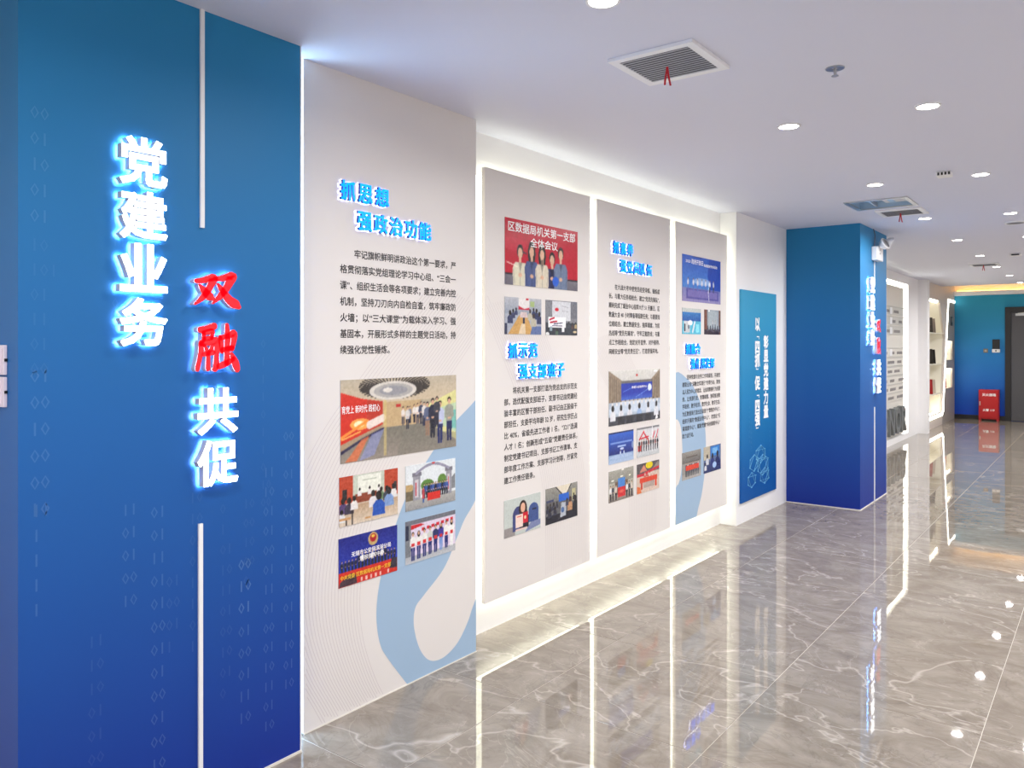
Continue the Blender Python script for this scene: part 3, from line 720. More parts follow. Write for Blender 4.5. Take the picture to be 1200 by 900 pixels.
def pic_row(w, h):
    p = Pic(w, h, 96, (222, 208, 228)); p.rect(0, .90, 1, 1, (110, 112, 122)); p.rect(0, 0, .10, .9, (120, 124, 130)); p.rect(0, .55, .06, .9, (40, 46, 70)); p.vgrad(0, .16, (190, 194, 200), (170, 172, 178)); p.poly([(.10, .78), (.36, .84), (.3, .88), (.1, .88)], (204, 36, 46))
    for i, x in enumerate(np.linspace(.34, .92, 7)): p.rect(x - .03, .70 + .012 * i, x + .03, .78 + .012 * i, (206, 36, 50))
    T = [(236, 234, 232)] * 3 + [(206, 208, 204), (38, 48, 100), (62, 52, 150), (240, 238, 236), (244, 242, 240)]
    for i, x in enumerate(np.linspace(.14, .92, 8)):
        p.person(x, .06 + .012 * i, .66, T[i], (34, 42, 110) if i not in (5, 7) else ((120, 150, 210) if i == 5 else (240, 240, 240)), long=i in (1, 5, 7)); p.rect(x - .03, .38 + .01 * i, x + .03, .46 + .01 * i, (210, 50, 56))
    return p.grain(7)
def pic_five(w, h):
    p = Pic(w, h, 110, (190, 14, 44)); p.vgrad(0, .16, (104, 100, 112), (120, 116, 126)); p.rect(0, .15, 1, .18, (40, 24, 36)); p.ell(.1, .62, .16, .1, (214, 60, 80), .4)
    for x, yt, wd, c, lg in ((.62, .56, .075, (30, 36, 82), False), (.19, .60, .088, (224, 218, 194), False), (.34, .64, .085, (72, 88, 138), True), (.745, .66, .092, (112, 128, 158), False), (.48, .62, .085, (222, 212, 192), True)): p.bust(x, yt, wd, c, lg)
    p.line(.02, .34, .16, .28, .014, (255, 250, 230)); p.line(.48, .42, .48, .36, .03, (30, 26, 40)); p.ell(.67, .12, .045, .08, (40, 96, 210)); p.line(.22, .52, .27, .50, .02, (40, 40, 50))
    return p.grain(5)
def pic_table(w, h):
    p = Pic(w, h, 90, (170, 176, 190)); p.vgrad(.55, 1, (150, 160, 176), (188, 190, 198)); p.rect(.36, .68, .66, 1, (236, 232, 230)); p.poly([(.36, .78), (.52, .70), (.66, .74), (.66, .68), (.36, .68)], (196, 20, 50)); p.rect(.56, .94, .64, .99, (200, 30, 50)); p.rect(.68, .76, .80, .92, (170, 190, 130))
    p.poly([(.08, 0), (.78, 0), (.60, .52), (.38, .52)], (206, 160, 92)); p.poly([(.4, .46), (.62, .46), (.58, .62), (.42, .62)], (216, 196, 196)); p.poly([(.36, 0), (.56, 0), (.54, .3), (.44, .3)], (232, 220, 200), .7)
    for x, y, s in ((.14, .30, .34), (.22, .44, .24), (.30, .52, .2)): p.back(x, y, s, (52, 60, 96))
    for x, y, s in ((.78, .50, .24), (.86, .42, .30), (.94, .30, .34)): p.back(x, y, s, (46, 54, 92))
    for x, y, s in ((.68, .40, .3), (.78, .22, .36)): p.back(x, y, s, (186, 180, 160), (60, 50, 50))
    p.poly([(.68, 0), (1, 0), (1, .24), (.74, .22)], (92, 112, 160)); p.rect(.48, .30, .53, .46, (44, 50, 80)); p.rect(0, 0, .06, .3, (50, 54, 84))
    return p.grain(8)
def pic_board(w, h):
    p = Pic(w, h, 90, (128, 130, 138)); p.rect(.20, .42, .78, .98, (214, 216, 222)); p.ell(.34, .74, .06, .05, (206, 30, 50)); p.line(.5, .85, .7, .82, .012, (150, 150, 160)); p.line(.5, .7, .7, .7, .012, (160, 160, 170)); p.rect(.78, .5, 1, 1, (112, 114, 124))
    p.rect(0, 0, 1, .36, (50, 56, 66)); p.rect(.08, .22, .62, .52, (250, 250, 252)); p.line(.12, .44, .26, .5, .05, (190, 20, 50)); p.line(.14, .36, .34, .40, .05, (180, 20, 50)); p.line(.24, .32, .52, .36, .03, (40, 40, 80)); p.line(.2, .27, .5, .27, .03, (60, 50, 90)); p.rect(.12, .12, .2, .24, (150, 170, 180)); p.rect(.5, .1, .58, .24, (240, 240, 244))
    for x, y, s, c in ((.72, .2, .2, (60, 66, 80)), (.84, .18, .2, (80, 60, 60)), (.95, .2, .2, (170, 150, 110)), (.34, .0, .2, (70, 96, 80))): p.back(x, y, s, c)
    p.ell(.05, .03, .06, .05, (240, 240, 240)); p.ell(.92, .1, .06, .03, (210, 190, 150))
    return p.grain(9)
def pic_award(w, h):
    p = Pic(w, h, 96, (196, 204, 200)); p.rect(0, 0, .28, .24, (150, 144, 144)); p.ell(.36, .50, .14, .26, (60, 66, 120)); p.rect(.22, .1, .5, .5, (60, 68, 124)); p.ell(.80, .56, .14, .2, (58, 80, 140)); p.rect(.66, .24, .94, .6, (58, 80, 140)); p.rect(.76, .56, .88, .60, (20, 26, 60)); p.ell(.50, .66, .11, .24, (50, 32, 30)); p.rect(.44, .3, .62, .6, (60, 34, 34)); p.ell(.50, .70, .065, .13, (226, 176, 150))
    p.rect(.40, .12, .66, .46, (28, 24, 40)); p.rect(.30, .18, .50, .54, (240, 214, 204)); p.rect(.50, .26, .64, .56, (204, 20, 44)); p.ell(.56, .42, .03, .05, (240, 200, 160)); p.line(.34, .48, .46, .48, .02, (220, 80, 60)); p.poly([(.55, 0), (1, .10), (1, .26), (.72, .24)], (120, 130, 170)); p.rect(.3, .10, .62, .15, (230, 200, 190))
    return p.grain(5)
def pic_meeting(w, h):
    p = Pic(w, h, 90, (92, 92, 96)); p.vgrad(.6, 1, (120, 120, 118), (150, 148, 140)); p.poly([(.32, 1), (.78, 1), (.66, .76), (.50, .76)], (226, 216, 196)); p.line(.30, 1, .50, .76, .03, (26, 26, 34)); p.line(.80, 1, .66, .76, .03, (26, 26, 34)); p.rect(.40, .56, .72, .76, (28, 94, 200)); p.rect(.82, .5, .94, .84, (186, 180, 140)); p.rect(.02, .6, .24, .66, (60, 66, 100))
    p.rect(0, 0, 1, .22, (26, 28, 44)); p.poly([(.44, .1), (.62, .12), (.64, .5), (.48, .52)], (176, 182, 192))
    for x, y, s in ((.06, .3, .22), (.14, .34, .22), (.24, .36, .22), (.34, .4, .18), (.12, .16, .28), (.28, .2, .26)): p.back(x, y, s, (44, 46, 64))
    p.back(.76, .22, .4, (186, 140, 104), (64, 40, 36)); p.back(.92, .2, .42, (30, 32, 44)); p.back(.66, .38, .22, (60, 60, 80)); p.back(.88, .5, .2, (40, 40, 50)); p.ell(.52, .3, .05, .08, (70, 100, 150))
    return p.grain(9)
def pic_screen(w, h):
    p = Pic(w, h, 110, (186, 180, 172)); p.vgrad(.8, 1, (206, 204, 200), (218, 216, 210)); p.poly([(0, 1), (.25, .8), (.22, .42), (0, .3)], (146, 128, 108)); p.poly([(1, 1), (.80, .8), (.82, .42), (1, .34)], (150, 132, 112))
    for i in range(6): p.rect(.02 + i * .035, .45, .03 + i * .035, .92 - i * .03, (104, 92, 80)); p.rect(.83 + i * .03, .45, .838 + i * .03, .78 + i * .03, (108, 96, 84))
    p.rect(.22, .76, .84, .80, (110, 106, 104)); p.rect(.22, .44, .83, .76, (24, 50, 170)); p.vgrad(.44, .56, (60, 100, 200), (26, 54, 172), .22, .83); p.ell(.78, .65, .04, .07, (220, 232, 250)); p.line(.26, .60, .5, .70, .01, (120, 170, 240)); p.line(.5, .48, .75, .62, .01, (120, 170, 240)); p.ell(.52, .90, .02, .025, (200, 40, 40)); p.ell(.90, .96, .04, .02, (255, 255, 255))
    p.rect(0, .14, 1, .42, (176, 190, 208)); p.poly([(.2, .42), (.8, .42), (1, .3), (1, .2), (0, .2), (0, .3)], (200, 212, 228))
    for x in np.linspace(.06, .94, 12): p.back(x, .36, .09, (226, 224, 224), (70, 60, 60))
    p.rect(0, 0, 1, .16, (60, 62, 72))
    for i, x in enumerate((.07, .22, .38, .57, .75, .92)): p.back(x, .08, .28, (220, 222, 230) if i != 3 else (150, 176, 214)); p.rect(x - .06, 0, x + .06, .16, (44, 46, 54)) if 0 < i < 5 else None
    p.poly([(.89, 0), (.93, .12), (.96, .02)], (250, 250, 255))
    return p.grain(7)
def pic_stage(w, h):
    p = Pic(w, h, 80, (34, 72, 170)); p.vgrad(.28, .95, (20, 40, 120), (50, 100, 206)); p.rect(0, .95, 1, 1, (30, 40, 90)); p.vgrad(0, .28, (176, 196, 226), (140, 166, 206)); p.ell(.5, .2, .45, .06, (170, 192, 224)); p.rect(.06, .62, .94, .68, (150, 184, 240), .7); p.rect(.34, .50, .68, .56, (190, 214, 250), .8); p.ell(.52, .44, .08, .04, (230, 240, 255), .8); p.ell(.96, .5, .04, .12, (170, 190, 220), .7)
    p.person(.46, .14, .26, (190, 208, 236), (150, 176, 220)); p.person(.60, .14, .26, (190, 208, 236), (150, 176, 220)); return p.grain(6)
def pic_flags(w, h):
    p = Pic(w, h, 80, (214, 212, 216)); p.rect(0, .94, 1, 1, (130, 130, 134)); p.vgrad(0, .22, (190, 194, 198), (206, 208, 212)); p.line(.10, .60, .30, .86, .06, (206, 40, 56)); p.line(.28, .84, .48, .56, .06, (206, 40, 56)); p.line(.12, .62, .5, .66, .05, (206, 40, 56)); p.line(.70, .56, .78, .80, .06, (206, 40, 56)); p.line(.86, .58, .94, .84, .05, (206, 40, 56)); p.rect(.66, .1, .69, 1, (236, 236, 240)); p.rect(.04, .2, .2, .4, (200, 60, 60))
    for i, x in enumerate(np.linspace(.10, .92, 9)): p.person(x, .18, .42, [(40, 42, 56), (120, 60, 60), (30, 34, 48)][i % 3], (28, 30, 44))
    return p.grain(8)
def pic_lobby(w, h):
    p = Pic(w, h, 80, (176, 172, 160)); p.vgrad(.6, 1, (140, 138, 130), (168, 166, 156)); p.vgrad(0, .2, (130, 120, 112), (160, 150, 140)); p.rect(.24, .2, .76, .62, (112, 90, 74)); p.rect(.36, .42, .64, .72, (70, 130, 206)); p.rect(.36, .10, .66, .42, (206, 36, 44)); p.ell(.5, .28, .1, .05, (230, 120, 100), .6); p.rect(.46, .74, .56, .78, (250, 250, 240)); p.rect(.80, .72, .88, .76, (250, 250, 220)); p.rect(.1, .66, .2, .70, (240, 240, 230)); p.rect(.5, .95, .6, 1, (240, 236, 226))
    for i, x in enumerate((.07, .16, .28, .72, .82, .92)): p.person(x, .04, .5, [(226, 226, 228), (60, 62, 74), (210, 200, 190)][i % 3], (36, 36, 50))
    return p.grain(9)
def pic_table_red(w, h):
    p = Pic(w, h, 80, (214, 190, 176)); p.rect(0, .66, 1, 1, (84, 78, 84)); p.poly([(.1, .7), (.3, .95), (.44, .72)], (206, 130, 110)); p.poly([(.0, .66), (.1, .62), (.5, .72), (1, .8), (1, .72), (.4, .6)], (200, 40, 56)); p.ell(.54, .90, .16, .12, (234, 210, 20)); p.poly([(.7, .76), (.95, .98), (1, .8)], (140, 130, 120)); p.rect(0, .56, .3, .66, (200, 30, 50))
    p.rect(.12, .34, .90, .50, (216, 62, 34)); p.rect(.16, .12, .24, .36, (200, 60, 40)); p.rect(.80, .12, .88, .36, (216, 62, 34)); p.rect(.28, .14, .78, .34, (180, 160, 150)); p.poly([(0, 0), (.2, 0), (.14, .2), (0, .26)], (222, 110, 60)); p.rect(.3, .52, .5, .62, (196, 90, 80))
    for x in (.35, .5, .62, .74): p.person(x, .46, .22, (216, 200, 190), (200, 80, 60))
    return p.grain(10)
def pic_launch(w, h):
    p = Pic(w, h, 100, (30, 84, 190)); p.vgrad(.3, 1, (70, 130, 210), (34, 86, 196)); p.poly([(.68, 1), (1, 1), (1, .3), (.72, .3), (.64, .6)], (24, 66, 178)); p.vgrad(0, .3, (150, 140, 190), (120, 126, 186)); p.rect(.10, .06, .94, .28, (90, 84, 160)); p.rect(.14, .1, .9, .25, (120, 110, 180)); p.ell(.5, .46, .22, .08, (190, 210, 240), .6)
    for i, x in enumerate((.14, .27, .38, .49, .59, .70, .80)): p.person(x, .24, .28, (222, 226, 240) if i != 6 else (190, 200, 220), (90, 110, 190) if i < 5 else (24, 30, 60))
    p.line(.68, .46, .66, .24, .02, (255, 255, 255)); p.line(.66, .24, .68, .04, .02, (255, 255, 255)); p.rect(.25, .98, .5, 1, (40, 60, 140))
    return p.grain(6)
def pic_sofas(w, h):
    p = Pic(w, h, 72, (150, 176, 200)); p.vgrad(.5, .84, (40, 90, 170), (60, 130, 200)); p.rect(0, .84, 1, 1, (200, 206, 204)); p.rect(.0, .0, 1, .5, (90, 190, 220)); p.rect(.08, .06, .40, .5, (206, 212, 216)); p.ell(.42, .44, .12, .1, (250, 252, 255)); p.rect(.1, .1, .16, .4, (40, 50, 70)); p.line(.55, .1, .66, .46, .12, (226, 236, 244)); p.rect(.72, .08, .9, .4, (140, 226, 244)); p.rect(.3, .2, .36, .34, (50, 70, 100)); return p.grain(10)
def pic_panel4(w, h):
    p = Pic(w, h, 72, (120, 74, 60)); p.rect(.16, .0, .88, 1, (150, 160, 168)); p.rect(.24, .3, .8, .96, (170, 180, 186)); p.rect(0, 0, 1, .2, (52, 36, 44)); p.rect(.9, 0, 1, 1, (110, 76, 64))
    for x in (.2, .36, .5, .66, .8, .92): p.back(x, .12, .24, (70, 66, 78))
    p.person(.5, .28, .3, (190, 190, 196), (60, 60, 70)); p.person(.66, .28, .3, (180, 184, 190), (60, 60, 70)); p.ell(.28, .96, .05, .04, (255, 255, 255)); return p.grain(8)
def pic_banner(w, h):
    p = Pic(w, h, 72, (150, 148, 146)); p.vgrad(.6, 1, (110, 106, 104), (150, 146, 140)); p.vgrad(0, .2, (176, 170, 166), (160, 156, 150))
    for i, x in enumerate(np.linspace(.2, .85, 8)): p.person(x, .1, .52, [(60, 66, 90), (206, 206, 210), (90, 60, 60)][i % 3], (40, 44, 60))
    p.rect(.18, .32, .88, .5, (222, 66, 42)); p.rect(.2, .78, .8, .82, (100, 90, 84)); return p.grain(9)
def pic_desks(w, h):
    p = Pic(w, h, 72, (90, 110, 150)); p.rect(.4, .6, .9, .96, (60, 130, 210)); p.rect(0, .5, .36, 1, (190, 180, 160)); p.rect(.5, .68, .8, .9, (120, 180, 230)); p.vgrad(0, .4, (40, 50, 100), (70, 80, 120))
    for x, y, s, c in ((.2, .3, .4, (210, 214, 224)), (.5, .2, .5, (44, 56, 120)), (.8, .15, .6, (36, 44, 96)), (.1, .1, .3, (220, 220, 226))): p.back(x, y, s, c)
    p.ell(.62, .24, .12, .12, (170, 200, 240)); return p.grain(9)

# ------------------------------------------------------------------ display panels
def clip_poly(pts, y0, y1, z0, z1):
    def cl(P, ins, inter):
        out = []
        for i in range(len(P)):
            a, b = P[i - 1], P[i]
            if ins(b):
                if not ins(a): out.append(inter(a, b))
                out.append(b)
            elif ins(a): out.append(inter(a, b))
        return out
    ix = lambda c: (lambda a, b: (c, a[1] + (b[1] - a[1]) * (c - a[0]) / (b[0] - a[0])))
    iz = lambda c: (lambda a, b: (a[0] + (b[0] - a[0]) * (c - a[1]) / (b[1] - a[1]), c))
    for ins, it in ((lambda p: p[0] >= y0, ix(y0)), (lambda p: p[0] <= y1, ix(y1)), (lambda p: p[1] >= z0, iz(z0)), (lambda p: p[1] <= z1, iz(z1))):
        if pts: pts = cl(pts, ins, it)
    return pts
def smooth_path(pts, n=10, closed=False):
    out = []; N = len(pts)
    for i in range(N - 1):
        p0, p1, p2, p3 = pts[max(i - 1, 0)], pts[i], pts[i + 1], pts[min(i + 2, N - 1)]
        for k in range(n):
            t = k / n
            out.append(tuple(0.5 * ((2 * p1[j]) + (-p0[j] + p2[j]) * t + (2 * p0[j] - 5 * p1[j] + 4 * p2[j] - p3[j]) * t * t + (-p0[j] + 3 * p1[j] - 3 * p2[j] + p3[j]) * t ** 3) for j in range(2)))
    out.append(pts[-1]); return out

def contours(panel, fr, path, n, step, y0, y1, z0, z1, wd=.0022):
    P = smooth_path(path, 8); mb = MB()
    for k in range(n):
        q = [(a + step[0] * k, b + step[1] * k) for a, b in P]
        for (a, b) in zip(q, q[1:]):
            if not (y0 < a[0] < y1 and y0 < b[0] < y1 and z0 < a[1] < z1 and z0 < b[1] < z1): continue
            d = Vector((b[0] - a[0], b[1] - a[1])); n_ = Vector((-d.y, d.x)).normalized() * wd / 2
            mb.add([fr(a[0] + n_.x, a[1] + n_.y, .0003), fr(a[0] - n_.x, a[1] - n_.y, .0003), fr(b[0] - n_.x, b[1] - n_.y, .0003), fr(b[0] + n_.x, b[1] + n_.y, .0003)], [(0, 1, 2, 3)])
    o = mb.build('contour_lines', line_m, panel); o['kind'] = 'stuff'; return o

def heading(x, rows, where):
    f = on_left(x)
    for (txt, y0, z0, pitch, ordn) in rows:
        for i, ch in enumerate(txt):
            raised(ch, fat(ch, .030, 2), f, y0 + pitch * (i + .5), z0 + .041, .080, .080, .007, .019, blue_face, blue_side, halo_p,
                   '%s blue character of the %s heading line, %s' % (('first', 'second', 'third', 'fourth', 'fifth')[i], ordn, where), 'raised heading of the ' + where)

def body(panel, x, lines, y0, ztop, pitch, width, size=.0375):
    f = on_left(x); mb = MB()
    for k, t in enumerate(lines):
        ind = 0.0
        if t.startswith('  '): t = t[2:]; ind = size * 2
        last = k == len(lines) - 1
        put_text(mb, f, t, y0 + ind, ztop - pitch * k - size * .92, size, width=None if last else width - ind, w=.0006, bold=.017, res=2)
    o = mb.build('body_text', ink, panel); o['kind'] = 'stuff'; return o

def panel(x, y0, y1, z0, z1, label, floorstanding=False):
    root = empty('display_panel', (x, (y0 + y1) / 2, z0), label, 'display panel', 'white display panels along the left wall')
    if floorstanding:
        boxo('panel_body', (XW + .001, x, y0, y1, z0, z1), panel_m, root)
        mb = MB(); mb.box(XW + .001, x + .004, y0, y1, 0, .004); mb.build('base_trim', gold_trim, root)
    else:
        boxo('panel_board', (x - .022, x, y0, y1, z0, z1), panel_m, root)
        i = .028
        boxo('backing_box', (XW + .001, x - .022, y0 + i, y1 - i, z0 + i, z1 - i), white, root)
        e = .006; xa, xb = XW + .012, x - .03; nb = 0
        for b in ((xa, xb, y0 + i - e, y0 + i, z0 + i, z1 - i), (xa, xb, y1 - i, y1 - i + e, z0 + i, z1 - i), (xa, xb, y0 + i, y1 - i, z1 - i, z1 - i + e), (xa, xb, y0 + i, y1 - i, z0 + i - e, z0 + i)):
            nb += 1; boxo('edge_light', b, strip_low if nb == 4 else strip_m, root)
    return root

# panel one
X1 = -2.479
p1 = panel(X1, 1.95, 2.988, 0, H, 'floor-to-ceiling white display panel beside the near blue column', True)
f1 = on_left(X1)
outer = smooth_path([(3.10, 1.33), (2.976, 1.225), (2.78, 1.10), (2.621, .956), (2.50, .82), (2.40, .63), (2.345, .48), (2.329, .35), (2.35, .23), (2.398, .15), (2.512, .004)])
inner = smooth_path([(3.10, .42), (2.969, .235), (2.93, .17), (2.874, .105), (2.82, .068), (2.753, .047), (2.69, .05), (2.64, .075), (2.595, .13), (2.566, .20), (2.553, .27), (2.566, .33), (2.62, .37), (2.753, .46), (2.843, .58), (2.90, .66), (2.969, .727), (3.1, .88)])
rib = outer + [(2.988, .004)] + [(2.988, .235)]
rib = clip_poly(outer + [(3.1, .004)] + inner, 1.951, 2.9875, .0045, H)
mb = MB(); flat_poly(mb, f1, [rib], .0004); mb.build('blue_ribbon_print', ribbon_m, p1)
contours(p1, f1, [(3.4, 1.95), (3.0, 1.55), (2.7, 1.26), (2.45, 1.0), (2.3, .75), (2.24, .5), (2.25, .3), (2.32, .10), (2.42, -.08), (2.54, -.3)], 26, (-.0165, .006), 1.955, 2.986, .004, 1.78)
body(p1, X1, ['  牢记旗帜鲜明讲政治这个第一要求，严', '格贯彻落实党组理论学习中心组、“三会一', '课”、组织生活会等各项要求；建立完善内控', '机制，坚持刀刃向内自检自查，筑牢廉政防', '火墙；以“三大课堂”为载体深入学习、强', '基固本，开展形式多样的主题党日活动，持', '续强化党性锤炼。'], 2.130, 1.893, .0655, .707)
heading(X1, [('抓思想', 2.112, 2.082, .094, 'upper'), ('强政治功能', 2.205, 1.968, .090, 'lower')], 'panel beside near column')
put_photo(pic_hall(.705, .337), f1, 2.132, 1.020, p1, 'large photograph of a group standing in an exhibition hall', [('育党上 新时代 践初心', .005, .60, .10, .30, inkw)])
put_photo(pic_class(.327, .200), f1, 2.125, .765, p1, 'photograph of people seated in a lecture room')
put_photo(pic_arch(.330, .200), f1, 2.501, .765, p1, 'photograph of a group with a red flag under a stone arch')
put_photo(pic_police(.327, .198), f1, 2.122, .520, p1, 'photograph of a group before a dark blue wall with white lettering', [('无锡市公安局滨湖分局', .20, .58, .11, .68, inkw), ('情报指挥中心', .34, .46, .10, .42, inkw), ('中共党委 区数据局机关第一支部', .02, .15, .10, .86, inky)])
put_photo(pic_row(.331, .190), f1, 2.500, .530, p1, 'photograph of eight people standing in a row')

# panels two to four
X2 = -2.53; f2 = on_left(X2)
p2 = panel(X2, 3.12, 4.134, .188, 2.40, 'backlit white display panel with a red group photograph at its top')
p3 = panel(X2, 4.212, 5.232, .188, 2.40, 'backlit white display panel in the middle, heading at its top, five photographs below')
p4 = panel(X2, 5.315, 6.285, .188, 2.40, 'backlit white display panel next to the white pier with a pale blue arc')
contours(p2, f2, [(2.6, 2.3), (2.9, 1.95), (3.12, 1.66), (3.35, 1.30), (3.52, 1.0), (3.62, .75), (3.66, .45), (3.66, .10)], 24, (.0185, .003), 3.125, 4.13, .19, 1.75)
contours(p3, f2, [(3.9, 1.9), (4.2, 1.40), (4.42, 1.15), (4.58, .85), (4.62, .60), (4.62, .1)], 22, (.0185, .004), 4.216, 5.228, .19, 1.62)
body(p2, X2, ['  将机关第一支部打造为党总支的示范支', '部，选优配强支部班子，支部书记由党建经', '验丰富的区管干部担任、副书记由正股级干', '部担任，支委平均年龄 32 岁，研究生学历占', '比 40%，省级先进工作者 1 名，“321”选调', '人才 1 名；创新形成“五级”党建责任体系，', '制定党建书记项目、支部书记工作清单、支', '部年度工作方案、支部学习计划等，拧紧党', '建工作责任链条。'], 3.277, 1.278, .0588, .71)
body(p3, X2, ['  在大战大考中使党员经受淬炼、锻炼成', '长。与重大任务相结合，建立“党员先锋队”，', '顺利完成了城业中心指挥大厅 51 天搬迁、区', '数据大会 40 小时筹备等短期任务；与重要岗', '位相结合，建立数据安全、指挥调度、为民', '热线等“党员先锋岗”，守牢正能防线；与重', '点工作相结合，划定对外宣传、对外接待、', '网络安全等“党员责任区”，打造坚强阵地。', ''][:8], 4.357, 1.890, .0590, .705)
body(p4, X2, ['  坚持党建与业务工作同谋划，开展党', '建联业务“深融合实践行”专项行动，聚焦', '以人民为中心的理念、让信用数据行为民服', '务，让资源行走、智慧城管、协同推进数', '字政府、数字经济、数字社会、数字生态，', '为区数据局打造出区级首个“数智办中心”，', '组织开展的“数据治理中心”、改造出“无', '锡调度中心”、赋能党建“科创赋能中心”', '助力运行动。'], 5.430, 1.278, .0545, .71)
heading(X2, [('抓示范', 3.29, 1.428, .091, 'upper'), ('强支部班子', 3.38, 1.316, .090, 'lower')], 'panel with the red group photograph')
heading(X2, [('抓素养', 4.38, 2.078, .091, 'upper'), ('强党员队伍', 4.47, 1.965, .090, 'lower')], 'middle backlit panel')
heading(X2, [('抓融合', 5.45, 1.428, .091, 'upper'), ('强作用发挥', 5.54, 1.316, .090, 'lower')], 'backlit panel next to the white pier')
put_photo(pic_five(.706, .351), f2, 3.282, 1.817, p2, 'photograph of five people before a red screen', [('区数据局机关第一支部', .03, .82, .16, .93, inkw), ('全体会议', .32, .63, .15, .38, inkw)])
put_photo(pic_table(.333, .197), f2, 3.280, 1.555, p2, 'photograph of a meeting room with a long wooden table')
put_photo(pic_board(.328, .197), f2, 3.656, 1.555, p2, 'photograph of a whiteboard above seated people')
put_photo(pic_award(.328, .196), f2, 3.277, .488, p2, 'photograph of a woman in a chair holding certificates')
put_photo(pic_meeting(.330, .202), f2, 3.656, .488, p2, 'photograph of a meeting under a white ceiling with a blue screen')
put_photo(pic_screen(.708, .349), f2, 4.355, .984, p3, 'large photograph of a conference hall with a blue screen', [('数据大会指挥中心', .42, .655, .05, .3, inkw)])
put_photo(pic_stage(.324, .199), f2, 4.354, .742, p3, 'photograph of two people before a blue stage screen')
put_photo(pic_flags(.325, .197), f2, 4.726, .744, p3, 'photograph of a group under large red brush strokes')
put_photo(pic_lobby(.324, .198), f2, 4.354, .500, p3, 'photograph of a lobby with blue and red banners')
put_photo(pic_table_red(.325, .198), f2, 4.726, .500, p3, 'photograph of an orange red banner table with a yellow shape above')
put_photo(pic_launch(.717, .347), f2, 5.425, 1.825, p4, 'photograph of people in a row on a blue stage', [('政府开放日', .22, .83, .12, .30, inkw), ('2023', .08, .84, .08, .12, inkw), ('数据服务专场活动', .54, .81, .07, .36, inkw)])
put_photo(pic_sofas(.333, .194), f2, 5.425, 1.580, p4, 'photograph of a pale blue exhibition space')
put_photo(pic_panel4(.320, .194), f2, 5.823, 1.581, p4, 'photograph of a brown meeting room')
put_photo(pic_banner(.333, .204), f2, 5.425, .495, p4, 'photograph of a group holding an orange banner')
put_photo(pic_desks(.335, .204), f2, 5.812, .497, p4, 'photograph of people at desks before blue monitors')
o4 = smooth_path([(5.0, 1.22), (5.316, 1.295), (5.40, 1.29), (5.482, 1.259), (5.58, 1.215), (5.664, 1.150), (5.75, 1.06), (5.806, .97), (5.845, .84), (5.858, .72), (5.85, .58), (5.823, .465), (5.775, .34), (5.711, .24), (5.64, .1)])
i4 = smooth_path([(5.0, .2), (5.316, .455), (5.36, .475), (5.40, .53), (5.425, .62), (5.432, .73), (5.42, .84), (5.395, .91), (5.36, .945), (5.316, .957), (5.0, .98)])
mb = MB(); flat_poly(mb, f2, [clip_poly(o4 + [(5.0, .1)] + i4, 5.316, 6.284, .189, 2.39)], .0004); mb.build('blue_arc_print', ribbon_m, p4)

# ------------------------------------------------------------------ teal sign board on the white pier
r = empty('wall_sign', (-2.479, 6.86, .17), 'tall teal blue sign board with white vertical writing on the white pier', 'sign')
boxo('sign_board', (-2.479, -2.463, 6.424, 7.292, .175, 1.963), sign_m, r, .001)
fs_ = on_left(-2.463); mb = MB()
z = 1.735
for ch, s in (('以', 1), ('“', .6), ('四', 1), ('抓', 1), ('”', .6), ('促', 1), ('“', .6), ('四', 1), ('强', 1), ('”', .6)):
    z -= .112 if s == 1 else .088
    if s == 1: put_text(mb, fs_, ch, 6.74, z + .01, .124, w=.001, bold=.045)
    else:
        vs, fc, _ = glyphs({'“': '﹁', '”': '﹂'}[ch], .01, 2)
        put_text(mb, fs_, {'“': '﹁', '”': '﹂'}[ch], 6.765, z + .02, .08, w=.001, bold=.02)
z = 1.592
for ch in '彰显党建力量':
    z -= .124; put_text(mb, fs_, ch, 6.955, z + .012, .120, w=.001, bold=.045)
mb.build('sign_lettering', inkw, r)['kind'] = 'stuff'
mb = MB(); rr = random.Random(3)
for (cy, cz, s) in ((6.72, .48, .10), (6.93, .44, .13), (6.88, .54, .11), (6.66, .34, .09), (6.98, .34, .10)):
    pts = [(cy + s * math.cos(a) * (1 + .25 * rr.random()), cz + .7 * s * math.sin(a)) for a in [2 * math.pi * k / 6 + .5 for k in range(6)]]
    for a in range(6):
        for b in ((a + 1) % 6, (a + 2) % 6):
            if b == (a + 2) % 6 and rr.random() < .5: continue
            mb.tube([fs_(*pts[a], .001), fs_(*pts[b], .001)], .0016, 4)
    for q in pts: mb.tube([fs_(q[0] - .006, q[1], .0015), fs_(q[0] + .006, q[1], .0015)], .0045, 5)
mb.build('network_drawing', sign_line, r)['kind'] = 'stuff'
by = MB()
for (yy, zt, n) in ((6.60, 1.0, 9), (6.64, .82, 6), (7.1, .75, 6), (7.2, .5, 5), (6.47, .45, 3)):
    for k in range(n): put_text(by, fs_, rr.choice(['01', '10', '00', '11']), yy, zt - k * .042, .03, w=.0006, res=1)
by.build('binary_digits', gradient_paint('sign_digit_print', (64, 158, 200), (10, 84, 160), .18, z0=.3, z1=1.9), r)

